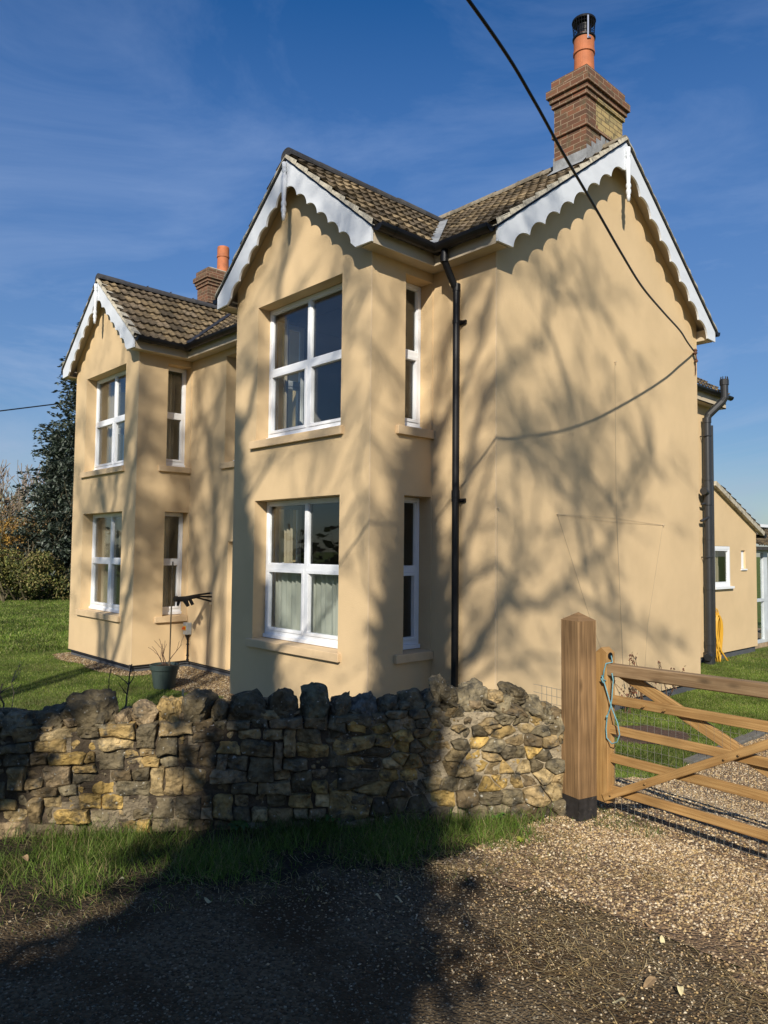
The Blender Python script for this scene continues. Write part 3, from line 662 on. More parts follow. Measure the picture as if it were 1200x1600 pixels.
for x, t_ in ((OV + .014, 1), (-LEN - OV - .014, -1)):
    b = barge(lambda s, z, t: (x - t_ * t, RB + s, z), 7.89, (2.90, 5.76), 5.60, [(.41 + .3135 * i, 7.245 - .2330 * i) for i in range(7)], (2.615, 5.606), (.10, 7.462))
    bb = part(b, 'bargeboard', M_BARGE)
    pp = pendant(None, 7.80, 7.02, (x + t_ * .03, RB, 0), 0).build('finial', M_BARGE, smooth=True); pp.parent = bb
# mortar verge between board and tiles, thin dark undercloak
def verge(A, B, n_out, th=.018):
    mb = MB(); mu = MB()
    A = Vector(A); B = Vector(B); n_ = Vector(n_out); L = (B - A).length; K = int(L / .285); zz = Vector((0, 0, 1))
    mu.quad(A + n_ * .012, B + n_ * .012, B + n_ * .012 + zz * .02, A + n_ * .012 + zz * .02)
    mu.quad(A + n_ * .012, A - n_ * .1, B - n_ * .1, B + n_ * .012)
    A2 = A + zz * .02; B2 = B + zz * .02
    for i in range(K * 4):
        a, c = i / (K * 4), (i + 1) / (K * 4); fa = .048 + .030 * (1 - (a * K) % 1.0); fc = .048 + .030 * (1 - (c * K - 1e-6) % 1.0)
        pa = A2.lerp(B2, a); pc = A2.lerp(B2, c); j1 = .004 * math.sin(i * 1.7); j2 = .004 * math.sin((i + 1) * 1.7)
        mb.quad(pa + n_ * (.03 + j1), pc + n_ * (.03 + j2), pc + n_ * (.012 + j2) + zz * fc, pa + n_ * (.012 + j1) + zz * fa)
        mb.quad(pa + n_ * (.03 + j1), pa - n_ * .08, pc - n_ * .08, pc + n_ * (.03 + j2))
        mb.quad(pa + n_ * (.012 + j1) + zz * fa, pc + n_ * (.012 + j2) + zz * fc, pc - n_ * .12 + zz * fc * .8, pa - n_ * .12 + zz * fa * .8)
    o_ = mb.build('verge_mortar', M_MORTAR); o_.parent = roof; o_ = mu.build('undercloak', M_GREYP); o_.parent = roof
for k in (0, 1):
    xm = -G_ - k * S_ - W_ / 2; y = -P_ - OV - .014
    for s in (1, -1): verge((xm + s * 1.74, y, 5.77 - .02), (xm, y, 7.215), (0, -1, 0))
for x, t in ((OV + .014, 1), (-LEN - OV - .014, -1)):
    for s in (1, -1): verge((x, RB + s * 2.95, 5.755 - .01), (x, RB, 7.905), (t, 0, 0))

# chimneys
def chimney(x0, x1, y0, y1, zbase, cowl):
    b = MB()
    def course(g, za, zb): b.box(x0 - g, x1 + g, y0 - g, y1 + g, za, zb)
    course(0, zbase, 8.08); course(.028, 8.08, 8.155); course(0, 8.155, 8.53); course(.028, 8.53, 8.605); course(.052, 8.605, 8.68); course(.085, 8.68, 8.79); course(0.03, 8.79, 8.945)
    o = part(b, 'chimney', M_BRICK)
    c = MB(); a_ = .03
    c.add([(x0 - a_, y0 - a_, 8.945), (x1 + a_, y0 - a_, 8.945), (x1 + a_, y1 + a_, 8.945), (x0 - a_, y1 + a_, 8.945), (x0 + .1, y0 + .12, 9.02), (x1 - .1, y0 + .12, 9.02), (x1 - .1, y1 - .12, 9.02), (x0 + .1, y1 - .12, 9.02)], [[0, 1, 5, 4], [1, 2, 6, 5], [2, 3, 7, 6], [3, 0, 4, 7], [4, 5, 6, 7]])
    q = c.build('flaunching', M_MORTAR); q.parent = o
    c = MB(); f = .012
    zf = lambda y: zmain(y) + .0
    # stepped lead apron round the base
    for (xa, xb, ya, yb) in ((x0 - f, x1 + f, y0 - f, y0 - f), ):
        c.quad((xa, ya, zf(ya) + .02), (xb, ya, zf(ya) + .02), (xb, ya, zf(ya) + .20), (xa, ya, zf(ya) + .20))
        c.quad((xa - .02, ya - .14, zf(ya - .14) + .05), (xb + .02, ya - .14, zf(ya - .14) + .05), (xb, ya, zf(ya) + .075), (xa, ya, zf(ya) + .075))
    for xs in (x0 - f, x1 + f):
        n_ = 4
        for i in range(n_):
            ya = y0 - f + (RB - y0) * i / n_; yb = y0 - f + (RB - y0) * (i + 1) / n_; h = .17
            c.quad((xs, ya, zf(ya)), (xs, yb, zf(yb)), (xs, yb, zf(yb) + h), (xs, ya, zf(yb) + h))
            ya2 = 2 * RB - ya; yb2 = 2 * RB - yb
            c.quad((xs, yb2, zf(yb2)), (xs, ya2, zf(ya2)), (xs, ya2, zf(yb2) + h), (xs, yb2, zf(yb2) + h))
    q = c.build('flashing', M_LEAD); q.parent = o
    px, py = (x0 + x1) / 2, (y0 + y1) / 2 - .12
    if not cowl: py = (y0 + y1) / 2 + .05
    c = MB(); zt = 9.690
    c.lathe((px, py, 0), [(.155, 8.964), (.15, 9.030), (.142, 9.386), (.142, 9.400), (.158, 9.406), (.158, 9.446), (.148, 9.452), (.15, 9.637), (.142, 9.677), (.11, 9.677), (.11, 9.426)], 28)
    q = c.build('chimney_pot', M_TERRA, smooth=False); q.parent = o
    if cowl:
        c = MB(); c.lathe((px, py, 0), [(.150, 9.624), (.165, 9.637), (.168, 9.657), (.152, 9.661)], 28); c.lathe((px, py, 0), [(.10, 9.650), (.10, 9.848)], 12)
        for k in range(26):
            t = k / 26 * 6.283; c.tube([(px + .145 * math.cos(t), py + .145 * math.sin(t), 9.650), (px + .165 * math.cos(t), py + .165 * math.sin(t), 9.901)], .0035, 4)
        for z, r in ((9.716, .150), (9.782, .155), (9.848, .161)):
            c.tube([(px + r * math.cos(t / 24 * 6.283), py + r * math.sin(t / 24 * 6.283), z) for t in range(25)], .003, 4)
        c.lathe((px, py, 0), [(.172, 9.895), (.176, 9.908), (.17, 9.928), (.12, 9.954), (.001, 9.967)], 28)
        q = c.build('cowl', M_BLACK); q.parent = o
        c = MB(); t = math.radians(-38); c.beam((px + .165 * math.cos(t), py + .165 * math.sin(t), 9.558), (px + .172 * math.cos(t), py + .172 * math.sin(t), 9.901), (-math.sin(t), math.cos(t), 0), .022, .006); c.beam((px + .168 * math.cos(t), py + .168 * math.sin(t), 9.571), (px + .162 * math.cos(t + .3), py + .162 * math.sin(t + .3), 9.578), (0, 0, 1), .02, .006)
        q = c.build('strap', M_STEEL); q.parent = o
chimney(-.65, -.12, 2.16, 3.16, 7.3, True)
chimney(-LEN + .12, -LEN + .65, 2.16, 3.16, 7.3, False)

# gutters (black, half-round with brackets) along the eaves
mb = MB()
def gutter(p0, p1, outw, r=.074, zg=5.775):
    mb = MB()
    p0 = Vector((p0[0], p0[1], zg)); p1 = Vector((p1[0], p1[1], zg)); d = (p1 - p0).normalized(); o = Vector((outw[0], outw[1], 0)); L = (p1 - p0).length
    pr = [(math.cos(t), -math.sin(t)) for t in np.linspace(0, math.pi, 9)]
    for rr, flip in ((r, False), (r - .004, True)):
        vs = [q + o * (x * rr + r + .012) + Vector((0, 0, y * rr)) for q in (p0, p1) for x, y in pr]; m_ = len(pr)
        fs = [[j, j + 1, m_ + j + 1, m_ + j] for j in range(m_ - 1)]; mb.add(vs, fs)
    for q in (p0, p1): mb.add([q + o * (x * r + r + .012) + Vector((0, 0, y * r)) for x, y in pr], [list(range(len(pr)))])
    n = max(2, int(L / .8))
    for i in range(n + 1):
        c = p0 + d * (L * (i + .5 if i < n else i) / (n + .0)) if i < n else p1 - d * .03
        vs = [c + d * s * .022 + o * (x * (r + .006) + r + .012) + Vector((0, 0, y * (r + .006))) for s in (-1, 1) for x, y in pr]; m_ = len(pr); mb.add(vs, [[j, j + 1, m_ + j + 1, m_ + j] for j in range(m_ - 1)])
    mb.quad(p0 + o * (2 * r + .012) , p1 + o * (2 * r + .012), p1 + o * (2 * r + .012) + Vector((0, 0, .012)), p0 + o * (2 * r + .012) + Vector((0, 0, .012)))
    part(mb, 'gutter', M_BLACK)
yo = -OE - .005; 
gutter((-G_ + OE + .115, yo), (OV - .03, yo), (0, -1)); gutter((-G_ - S_ + OE + .115, yo), (-G_ - W_ - OE - .115, yo), (0, -1)); gutter((-LEN - OV, yo), (-G_ - S_ - W_ - OE - .11, yo), (0, -1))
for k in (0, 1):
    xr = -G_ - k * S_; gutter((xr + OE + .005, -P_ - OV + .0), (xr + OE + .005, yo - .0), (1, 0)); xl = xr - W_; gutter((xl - OE - .005, yo), (xl - OE - .005, -P_ - OV), (-1, 0))
gutter((OV + .04, D_ + OE), (-LEN, D_ + OE), (0, 1), zg=5.775)
# moss and black packing just under the tile edge
# downpipe
mb = MB()
px = -.547; py = -.085
pth = [(px - .03, -OE - .06, 5.72), (px - .03, -OE - .06, 5.60), (px - .03, -OE - .045, 5.56), (px - .01, py - .03, 5.31), (px, py, 5.26), (px, py, .02)]
mb.tube(pth, .043, 14)
for z in (5.28, 5.60, 2.75): mb.tube([(px if z < 5.5 else px - .03, py if z < 5.5 else -OE - .06, z - .04), (px if z < 5.5 else px - .03, py if z < 5.5 else -OE - .06, z + .05)], .05, 14)
for z in (4.86, 2.68): mb.tube([(px, py, z - .02), (px, py, z + .02)], .049, 14); mb.box(px - .09, px + .10, -.028, -.004, z - .022, z + .022); mb.tube([(px + .09, -.02, z + .01), (px + .07, py, z + .0)], .009, 6)
part(mb, 'downpipe', M_BLACK, smooth=False)

# rear wing and lean-to (all on the plane x = -1.2)
WX = -1.2; WY = 8.66; LY = 10.98
mb = MB()
wall(mb, (WX, D_, 0), (0, 1, 0), WY - D_, 0, 5.16, [], (1, 0, 0)); mb.quad((WX, WY, 0), (-5, WY, 0), (-5, WY, 5.16), (WX, WY, 5.16)); mb.quad((WX, D_, ZE - .4), (-4, D_, ZE - .4), (-4, D_ + .01, 5.6), (WX, D_ + .01, 5.6))
lt = lambda y: 3.53 + .385 * (8.69 - y)
LZ = 2.62
wall(mb, (WX, WY, 0), (0, 1, 0), LY - WY, 0, LZ, [(.02, 9.53 - WY, 1.34, 2.235), (10.12 - WY, 10.36 - WY, 1.74, 2.15)], (1, 0, 0), depth=.12)
mb.add([(WX, WY, LZ), (WX, LY, LZ), (WX, WY, lt(WY))], [[0, 1, 2]])
mb.quad((WX, LY, 0), (-5, LY, 0), (-5, LY, 2.62), (WX, LY, 2.62))
part(mb, 'wall', M_STUCCO)
mb = MB(); mb.quad((WX - .04, D_, -.3), (WX - .04, LY - .04, -.3), (WX - .04, LY - .04, 0), (WX - .04, D_, 0)); mb.quad((WX - .04, LY - .04, -.3), (-5, LY - .04, -.3), (-5, LY - .04, 0), (WX - .04, LY - .04, 0))
mb2 = MB(); part(mb, 'plinth', M_PLINTH)
# raise the lean-to wall foot: plinth shows below 0.13
make_window((WX - .03, WY + .022, 0), (0, 1, 0), 9.53 - WY - .024, 1.34, 2.232, (1, 0, 0), 5, False) if False else None
f = MB(); g = MB()
def bars(f, x, ya, yb, za, zb, wd, t=.05):
    f.box(x - t, x, ya, yb, za, za + wd); f.box(x - t, x, ya, yb, zb - wd, zb); f.box(x - t, x, ya, ya + wd, za + wd, zb - wd); f.box(x - t, x, yb - wd, yb, za + wd, zb - wd)
bars(f, WX - .0, WY + .03, 9.52, 1.385, 2.23, .06); bars(f, WX - .005, WY + .09, 9.46, 1.445, 2.17, .035, .04); f.box(WX - .08, WX + .06, WY + .01, 9.60, 1.335, 1.382)
F = part(f, 'window', M_WHITE); g.box(WX - .032, WX - .026, WY + .12, 9.43, 1.47, 2.14); q = g.build('pane', M_GLASS); q.parent = F
curtain((WX - .15, WY + .3, 0), (0, 1, 0), .35, 1.4, 2.2, (1, 0, 0), .02, M_DRAPE)
f = MB(); f.box(WX - .10, WX - .04, 10.14, 10.35, 1.75, 2.14); f.box(WX - .02, WX + .03, 10.09, 10.39, 1.715, 1.745); part(f, 'window', M_WHITE)
mb = MB(); mb.box(-3.5, WX - .35, WY, LY - .1, .5, 2.6); part(mb, 'interior', M_INSIDE)
# wing eave, soffit, gutter, tiles
mb = MB(); mb.box(WX, WX + .2, D_ + .02, WY + .28, 5.10, 5.12); mb.box(WX + .185, WX + .2, D_ + .02, WY + .28, 5.10, 5.34); part(mb, 'soffit', M_SOFFIT)
mb = MB(); tiles(mb, (WX + .26, D_ - .3, 5.36), (0, 1, 0), (-.81, 0, .586), (.586, 0, .81), 3.9, 2.4)
rw = part(mb, 'roof', M_TILE)
mb = MB(); gutter((WX + .2, D_ + .02), (WX + .2, WY + .36), (1, 0), zg=5.34, r=.06)
# lean-to roof
mb = MB(); c_ = 1 / math.hypot(1, .385); tiles(mb, (-5.2, LY + .28, lt(LY + .28) + .03), (1, 0, 0), (0, -c_, .385 * c_), (0, .385 * c_, c_), 5.2 + WX + .09, 2.55)
part(mb, 'roof', M_TILE)
mb = MB(); mb.beam((WX + .05, LY + .26, lt(LY + .26) - .01), (WX + .05, WY, lt(WY) - .01), (1, 0, 0), .09, .10); part(mb, 'bargeboard', M_MORTAR)
mb = MB(); gutter((-5, LY + .22), (WX + .1, LY + .22), (0, 1), zg=lt(LY + .26) - .03)
# soil pipe
mb = MB(); sx_ = WX + .13; sy_ = 8.16
mb.tube([(sx_, sy_, -.12), (sx_, sy_, 4.78), (sx_ + .03, sy_ + .02, 4.88), (-.83, 8.33, 5.14), (-.79, 8.35, 5.22), (-.79, 8.35, 5.60)], .076, 16)
for z in (.25, 1.35, 2.35, 3.55, 4.72): mb.tube([(sx_, sy_, z), (sx_, sy_, z + .10)], .086, 16)
mb.tube([(-.79, 8.35, 5.48), (-.79, 8.35, 5.58)], .088, 14)
for k in range(8):
    t = k / 8 * 6.283; mb.beam((-.79 + .08 * math.cos(t), 8.35 + .08 * math.sin(t), 5.57), (-.79 + .06 * math.cos(t), 8.35 + .06 * math.sin(t), 5.65), (0, 0, 1), .02, .01)
for z in (4.45, 2.0): mb.tube([(sx_ - .13, sy_ - .03, z), (sx_ + .01, sy_ - .11, z), (sx_ + .1, sy_, z)], .012, 6)
mb.tube([(sx_, sy_, 3.05), (sx_, sy_, 3.5)], .095, 16); mb.tube([(sx_ + .02, sy_ - .22, 3.32), (sx_, sy_, 3.28)], .06, 12); mb.tube([(sx_ + .02, sy_ - .24, 3.32), (sx_ + .02, sy_ - .20, 3.32)], .075, 12)
mb.tube([(sx_ - .05, sy_ - .22, 2.72), (sx_ + .03, sy_ - .05, 2.80), (sx_, sy_, 2.80)], .028, 8); mb.tube([(sx_ - .05, sy_ - .18, 3.06), (sx_ + .02, sy_, 3.10)], .025, 8)
mb.tube([(sx_, sy_, -.13), (sx_, sy_, .12)], .105, 16); mb.tube([(sx_ + .03, sy_ - .16, .02), (sx_, sy_, .06)], .075, 12); mb.tube([(sx_ - .02, 8.42, 0), (sx_ - .02, 8.42, 4.7)], .035, 10)
part(mb, 'soil_pipe', M_GREYP, smooth=False)

# ------------------------------------------------------------------ things on and by the house
# overhead cable to the gable corner
cab = [(.03, 5.17, 5.40), (.16, 4.75, 5.37), (.30, 4.3, 5.345), (.53, 3.58, 5.31), (.84, 2.45, 5.245), (1.16, 1.27, 5.205), (1.46, .25, 5.235), (1.73, -.69, 5.305), (1.97, -1.6, 5.40), (2.15, -2.27, 5.49), (2.29, -2.9, 5.585), (2.50, -4.2, 5.76), (2.78, -6, 6.05), (3.3, -9, 6.6), (4.4, -15, 7.9)]
mb = MB(); pts = [Vector(p) for p in cab]; fine = []
for i in range(len(pts) - 1):
    p0 = pts[max(i - 1, 0)]; p1 = pts[i]; p2 = pts[i + 1]; p3 = pts[min(i + 2, len(pts) - 1)]
    for j in range(6):
        t = j / 6; fine.append(.5 * ((2 * p1) + (p2 - p0) * t + (2 * p0 - 5 * p1 + 4 * p2 - p3) * t * t + (3 * p1 - p0 - 3 * p2 + p3) * t ** 3))
fine.append(pts[-1]); mb.tube(fine, .0125, 7)
o = mb.build('overhead_cable', M_BLACK, smooth=True); tag(o, 'thick black service cable sweeping down across the sky to the gable corner', 'cable')
M_RUST = mat('rusty_iron', (.10, .045, .025), .8, noise_amt=.4, noise_scale=30)
mb = MB(); mb.tube([(0.0, 5.20, 5.36), (.075, 5.17, 5.37)], .012, 8); mb.tube([(.06, 5.13, 5.42), (.06, 5.19, 5.22)], .011, 8); mb.tube([(.005, 5.25, 5.30), (.03, 5.22, 5.12), (.01, 5.24, 5.02)], .008, 6)
root = empty('cable_bracket', (0, 5.2, 5.3), 'rusty iron bracket with insulators holding the cable at the gable corner', 'bracket')
part(mb, 'hook', M_RUST, root)
mb = MB(); mb.lathe((.06, 5.14, 0), [(.02, 5.34), (.035, 5.36), (.022, 5.385), (.036, 5.40), (.02, 5.43)], 12); part(mb, 'insulator', M_RUST, root); mb = MB(); mb.lathe((.045, 5.20, 0), [(.018, 5.22), (.032, 5.24), (.02, 5.27)], 12); part(mb, 'insulator', M_RUST, root)
# far wire at the left
mb = MB(); mb.tube([(-30, -8.0, 5.4), (-30, 2.92, 8.08), (-30, 5.8, 8.87), (-30, 14, 11.2)], .03, 5); o = mb.build('telephone_wire', M_BLACK); tag(o, 'thin dark wire crossing the sky in front of the trees on the left', 'wire')

# training wires on the gable
mb = MB(); M_WIRE = mat('galvanised_wire', (.46, .37, .25), .6)
def wr(*p): mb.tube([(.010, a, b) for a, b in p], .0016, 4)
A_, B_, C_, T_ = (1.23, 2.55), (4.06, 2.5), (2.67, 4.77), (.0, 2.57)
wr(A_, (2.6, 2.50), B_); wr(A_, (2.6, 2.555), B_); wr(C_, (2.68, 2.6), (2.86, .3)); wr((2.70, 2.56), (2.80, .9), (2.84, .3)); wr(A_, (1.9, 1.35), (2.3, .7), (2.75, .1)); wr(B_, (3.55, 1.0), (3.45, .3)); wr((0.02, 2.57), (.02, 1.4), (.03, .2))
for a, b in (A_, B_, C_, (.02, 2.57)): mb.tube([(0, a, b), (.035, a, b)], .008, 6)
o = mb.build('training_wires', M_WIRE); tag(o, 'thin kite-shaped plant training wires pinned to the cream gable wall', 'wire')

# wall-mounted folded airer
root = empty('clothes_airer', (-6.38, 0, 1.2), 'black folded clothes airer bracket sticking out of the wall between the bays', 'clothes airer')
mb = MB(); mb.box(-6.42, -6.34, -.012, 0, 1.08, 1.30); part(mb, 'wall_plate', M_STEEL, root)
for dx, dz, ez in ((-.03, .08, 1.22), (.03, .02, 1.20), (.0, -.06, 1.18)):
    mb = MB(); mb.tube([(-6.38 + dx, -.01, 1.20 + dz), (-6.40 + dx * .6, -.28, ez + .035), (-6.41 + dx * .5, -.52, ez)], [.017, .016, .016], 8); part(mb, 'arm', M_BLACK, root)
mb = MB(); mb.tube([(-6.41, -.40, 1.20), (-6.41, -.50, 1.195), (-6.41, -.64, 1.20)], [.03, .05, .04], 12); mb.tube([(-6.41, -.64, 1.205), (-6.41, -.69, 1.205)], .05, 12)
mb.tube([(-6.41, -.50, 1.19), (-6.39, -.44, 1.07)], [.05, .03], 10); mb.tube([(-6.42, -.60, 1.18), (-6.43, -.62, 1.08)], [.035, .02], 10); mb.tube([(-6.40, -.40, 1.18), (-6.38, -.36, 1.09)], [.03, .03], 10)
part(mb, 'head', M_BLACK, root)
mb = MB(); mb.tube([(-6.36, -.008, 1.08), (-6.44, -.008, .5), (-6.47, -.008, .02)], .006, 5); part(mb, 'cord', M_WIRE, root)
# isolator switch
root = empty('isolator_switch', (-7.12, 0, .6), 'grey electrical isolator box with orange rotary switch beside the left bay', 'switch')
mb = MB(); mb.box(-7.20, -7.05, -.10, 0, .49, .71); part(mb, 'switch_box', mat('grey_box', (.36, .38, .38), .5), root, bevel=.012)
M_OR = mat('orange_knob', (.75, .13, .01), .4); M_YE = mat('yellow_plate', (.75, .45, .03), .5)
mb = MB(); mb.box(-7.165, -7.085, -.108, -.10, .57, .65); p_ = part(mb, 'switch_plate', M_YE, root)
mb = MB(); mb.tube([(-7.125, -.105, .61), (-7.125, -.135, .61)], .028, 14); mb.beam((-7.15, -.14, .59), (-7.10, -.14, .63), (0, 1, 0), .02, .018); part(mb, 'rotary_switch', M_OR, root)
mb = MB(); mb.tube([(-7.125, -.05, .49), (-7.125, -.045, .44), (-7.13, -.035, .38), (-7.13, -.035, -.02)], [.045, .03, .017, .017], 10)
for z in (.3, .1, 0.02): mb.tube([(-7.13, -.035, z), (-7.13, -.035, z + .02)], .026, 10)
part(mb, 'conduit', M_BLACK, root)

# black cable clipped along the foot of the render
mb = MB(); yy = -P_ - .0; mb.tube([(-10.2, yy - .012, -.012), (-7.29, yy - .012, -.012), (-7.245, yy + .02, -.01), (-7.245, -.03, -.015), (-7.1, -.02, -.005), (-4.05, -.02, -.015)], .010, 6)
mb.tube([(-7.25, yy - .02, .02), (-7.24, yy - .03, -.06)], .02, 6)
o = mb.build('wall_cable', M_BLACK); tag(o, 'black cable clipped low along the foot of the left bay and wall', 'cable')

# plant pot with shrub and cane
def twigs(mb, p, d, L, r, depth, rng, nseg=4, spread=.6, col=(.10, .07, .05), up=.15, kids=(2, 4), sides=4, tips=None, minr=.0015):
    pts = [Vector(p)]; d = Vector(d).normalized(); rad = [r]
    for i in range(nseg):
        d = (d + Vector((rng.gauss(0, .16), rng.gauss(0, .16), rng.gauss(0, .12) + up * .25))).normalized(); pts.append(pts[-1] + d * L / nseg); rad.append(max(r * (1 - .65 * (i + 1) / nseg), minr))
    mb.tube(pts, rad, sides, col, cap=False)
    if tips is not None and depth <= 1: tips.append((pts[-1], d)); tips.append((pts[len(pts) // 2], d))
    if depth > 0:
        for k in range(rng.randint(*kids)):
            i = rng.randint(1, nseg); t = pts[i]; q = Vector((rng.gauss(0, 1), rng.gauss(0, 1), rng.gauss(0, .7))).normalized()
            dd = (d + q * spread * rng.uniform(.7, 1.4) + Vector((0, 0, up))).normalized()
            twigs(mb, t, dd, L * rng.uniform(.45, .75), rad[i] * .7, depth - 1, rng, nseg, spread, col, up, kids, sides, tips, minr)
rg = random.Random(5)
root = empty('plant_pot', (-5.60, -1.25, -.13), 'dark green-grey plastic plant pot on the gravel by the left bay', 'plant pot')
mb = MB(); mb.lathe((-5.60, -1.25, 0), [(.15, -.13), (.16, -.12), (.205, .16), (.222, .165), (.232, .24), (.222, .245), (.215, .17), (.21, .16)], 30); part(mb, 'pot_body', mat('pot_plastic', (.045, .065, .06), .45, noise_amt=.15), root, smooth=False)
mb = MB(); mb.lathe((-5.60, -1.25, 0), [(.212, .16), (.2, .20), (.08, .235), (.001, .245)], 24); part(mb, 'compost', M_SOIL, root)
root = empty('potted_shrub', (-5.60, -1.25, .2), 'small bare twiggy shrub with reddish buds growing in the pot', 'shrub')
mb = MB()
for k in range(5):
    a = k * 1.3; twigs(mb, (-5.6 + .03 * math.cos(a), -1.25 + .03 * math.sin(a), .22), (math.cos(a) * .35, math.sin(a) * .35, 1), .36, .008, 1, rg, col=(.09, .045, .03), kids=(1, 3), minr=.003)
part(mb, 'stem', M_BARK, root)
mb = MB(); mb.tube([(-5.50, -1.22, .2), (-5.47, -1.22, 1.86)], .011, 7, (.16, .12, .07)); o = mb.build('garden_cane', M_BARK); tag(o, 'tall brown bamboo cane standing in the plant pot', 'cane')
# bare saplings and cane behind the stone wall
def sapling(name, label, base, top, r, wob, seed, side=0, col=(.045, .035, .03), cat='sapling', group=None):
    q = random.Random(seed); mb = MB(); b = Vector(base); t = Vector(top); pts = [b.lerp(t, i / 12) + Vector((q.gauss(0, wob), q.gauss(0, wob), 0)) * (0 < i) for i in range(13)]
    mb.tube(pts, [r * (1 - .5 * i / 12) for i in range(13)], 6, col)
    for k in range(side):
        p = pts[q.randint(2, 11)]; twigs(mb, p, (q.gauss(0, 1), q.gauss(0, 1), .9), .16, r * .5, 1 if side > 6 else 0, q, col=col, kids=(1, 2), minr=.0015)
    o = mb.build(name, M_BARK); tag(o, label, cat, group); return o
def on_ray(u, v, dist):
    d = fw + rt * ((u - 600) / 1157.29) - up * ((v - 800) / 1157.29); return CAM + d * dist
# positions worked out once as world points
sapling('bare_sapling', 'short bare dark twig bending leftwards behind the wall, below the left bay', (-1.21, -4.07, -.08), (-1.19, -4.0, .985), .008, .008, 1, 3)
sapling('bare_sapling', 'taller thorny black stem leaning right behind the wall, in front of the left bay', (-1.2, -3.92, -.08), (-1.2, -3.80, 1.0), .012, .01, 2, 5)
sapling('bare_sapling', 'fine grey bare bush of thin twigs at the left edge behind the wall', (-1.2, -4.78, -.08), (-1.18, -4.80, 1.05), .006, .02, 3, 14, (.14, .12, .09))
sapling('bare_sapling', 'dark thorny stem cut off at the left frame edge behind the wall', (-1.2, -4.88, -.08), (-1.2, -4.885, .95), .012, .012, 4, 3)
mb = MB(); mb.tube([(-1.2, -3.276, -.1), (-1.2, -3.272, .715)], .011, 8, (.55, .42, .24)); o = mb.build('marker_stake', M_BARK); tag(o, 'short pale wooden stake poking up just behind the stone wall', 'stake')

# yellow hose coil hanging beside the soil pipe
mb = MB(); M_HOSE = mat('yellow_hose', (.62, .34, .03), .45)
for k in range(9):
    r_ = random.uniform(.85, 1.1); pts = []
    for i in range(29):
        t = i / 28 * 6.283; pts.append((-1.10 + .045 * math.sin(k * 2.1) + .02 * math.sin(t * 2), 8.58 + .012 * k - .04 + .115 * r_ * math.sin(t), .46 + .46 * r_ * math.cos(t) - .02 * k + .0))
    mb.tube(pts, .013, 6)
mb.tube([(-1.08, 8.45, .5), (-1.05, 8.55, .2), (-1.02, 8.75, -.02), (-1.0, 8.92, -.13)], .013, 6); mb.tube([(-1.08, 8.5, .4), (-1.04, 8.62, .1), (-1.0, 8.80, -.10), (-.98, 8.86, -.13)], .013, 6)
o = mb.build('garden_hose', M_HOSE, smooth=True); tag(o, 'coiled yellow garden hose hanging at the foot of the soil pipe', 'hose')

# conservatory beyond the lean-to
root = empty('conservatory', (-2.2, 12.5, -.1), 'white-framed glass conservatory at the right edge beyond the lean-to', 'conservatory')
cx0, cx1, cy0, cy1 = -4.6, -1.42, 11.25, 15.5
mb = MB(); mb.box(cx0, cx1, cy0, cy1, -.3, -.02); part(mb, 'base_wall', mat('sand_block', (.34, .25, .16), .9, noise_amt=.3, noise_scale=9), root)
mb = MB()
for y in (cy0 + .04, 12.05, 13.2, 14.4, cy1): mb.box(cx1 - .07, cx1, y - .04, y + (.22 if y == 12.05 else .04), -.02, 2.15)
for x in (-4.5, -3.4, -2.4): mb.box(x - .04, x + .04, cy0, cy0 + .07, -.02, 2.15)
for z in (-.02, .95, 2.10): mb.box(cx1 - .068, cx1 + .004, cy0 + .02, cy1, z, z + .07); mb.box(cx0, cx1 - .07, cy0 - .004, cy0 + .06, z, z + .07)
part(mb, 'frame', mat('aged_white_frame', (.52, .56, .58), .5, noise_amt=.15), root)
mb = MB(); mb.box(cx1 - .04, cx1 - .034, cy0 + .05, cy1 - .02, .05, 2.1); mb.box(cx0 + .02, cx1 - .08, cy0 + .03, cy0 + .036, .05, 2.1); part(mb, 'pane', M_GLASS, root)
mb = MB(); tiles(mb, (cx1 + .2, cy0 - .1, 2.26), (0, 1, 0), (-.93, 0, .36), (.36, 0, .93), 4.4, 1.6, dark=.7); mb.box(cx1 - .05, cx1 + .18, cy0 - .1, cy1 + .1, 2.17, 2.25, (.05, .05, .05)); part(mb, 'roof', M_TILE, root)
mb = MB(); mb.box(cx0, cx1 - 1.0, cy0 + .3, cy1, 2.82, 2.9); part(mb, 'fascia', M_WHITE, root)
mb = MB(); mb.box(-3.0, -2.95, cy0 + .4, cy1 - .3, 0, 2.0); mb.box(-2.9, -2.2, cy0 + .5, 12.3, 0, .75); part(mb, 'furniture', mat('dim_interior', (.06, .085, .10), .8, noise_amt=.3), root)
mb = MB(); mb.lathe((-1.02, 12.25, 0), [(.20, -.14), (.26, .0), (.28, .22), (.27, .32), (.24, .33), (.23, .25), (.001, .24)], 24); o = mb.build('planter_tub', M_GREYP); tag(o, 'round dark planter tub standing on the lawn by the conservatory', 'planter')

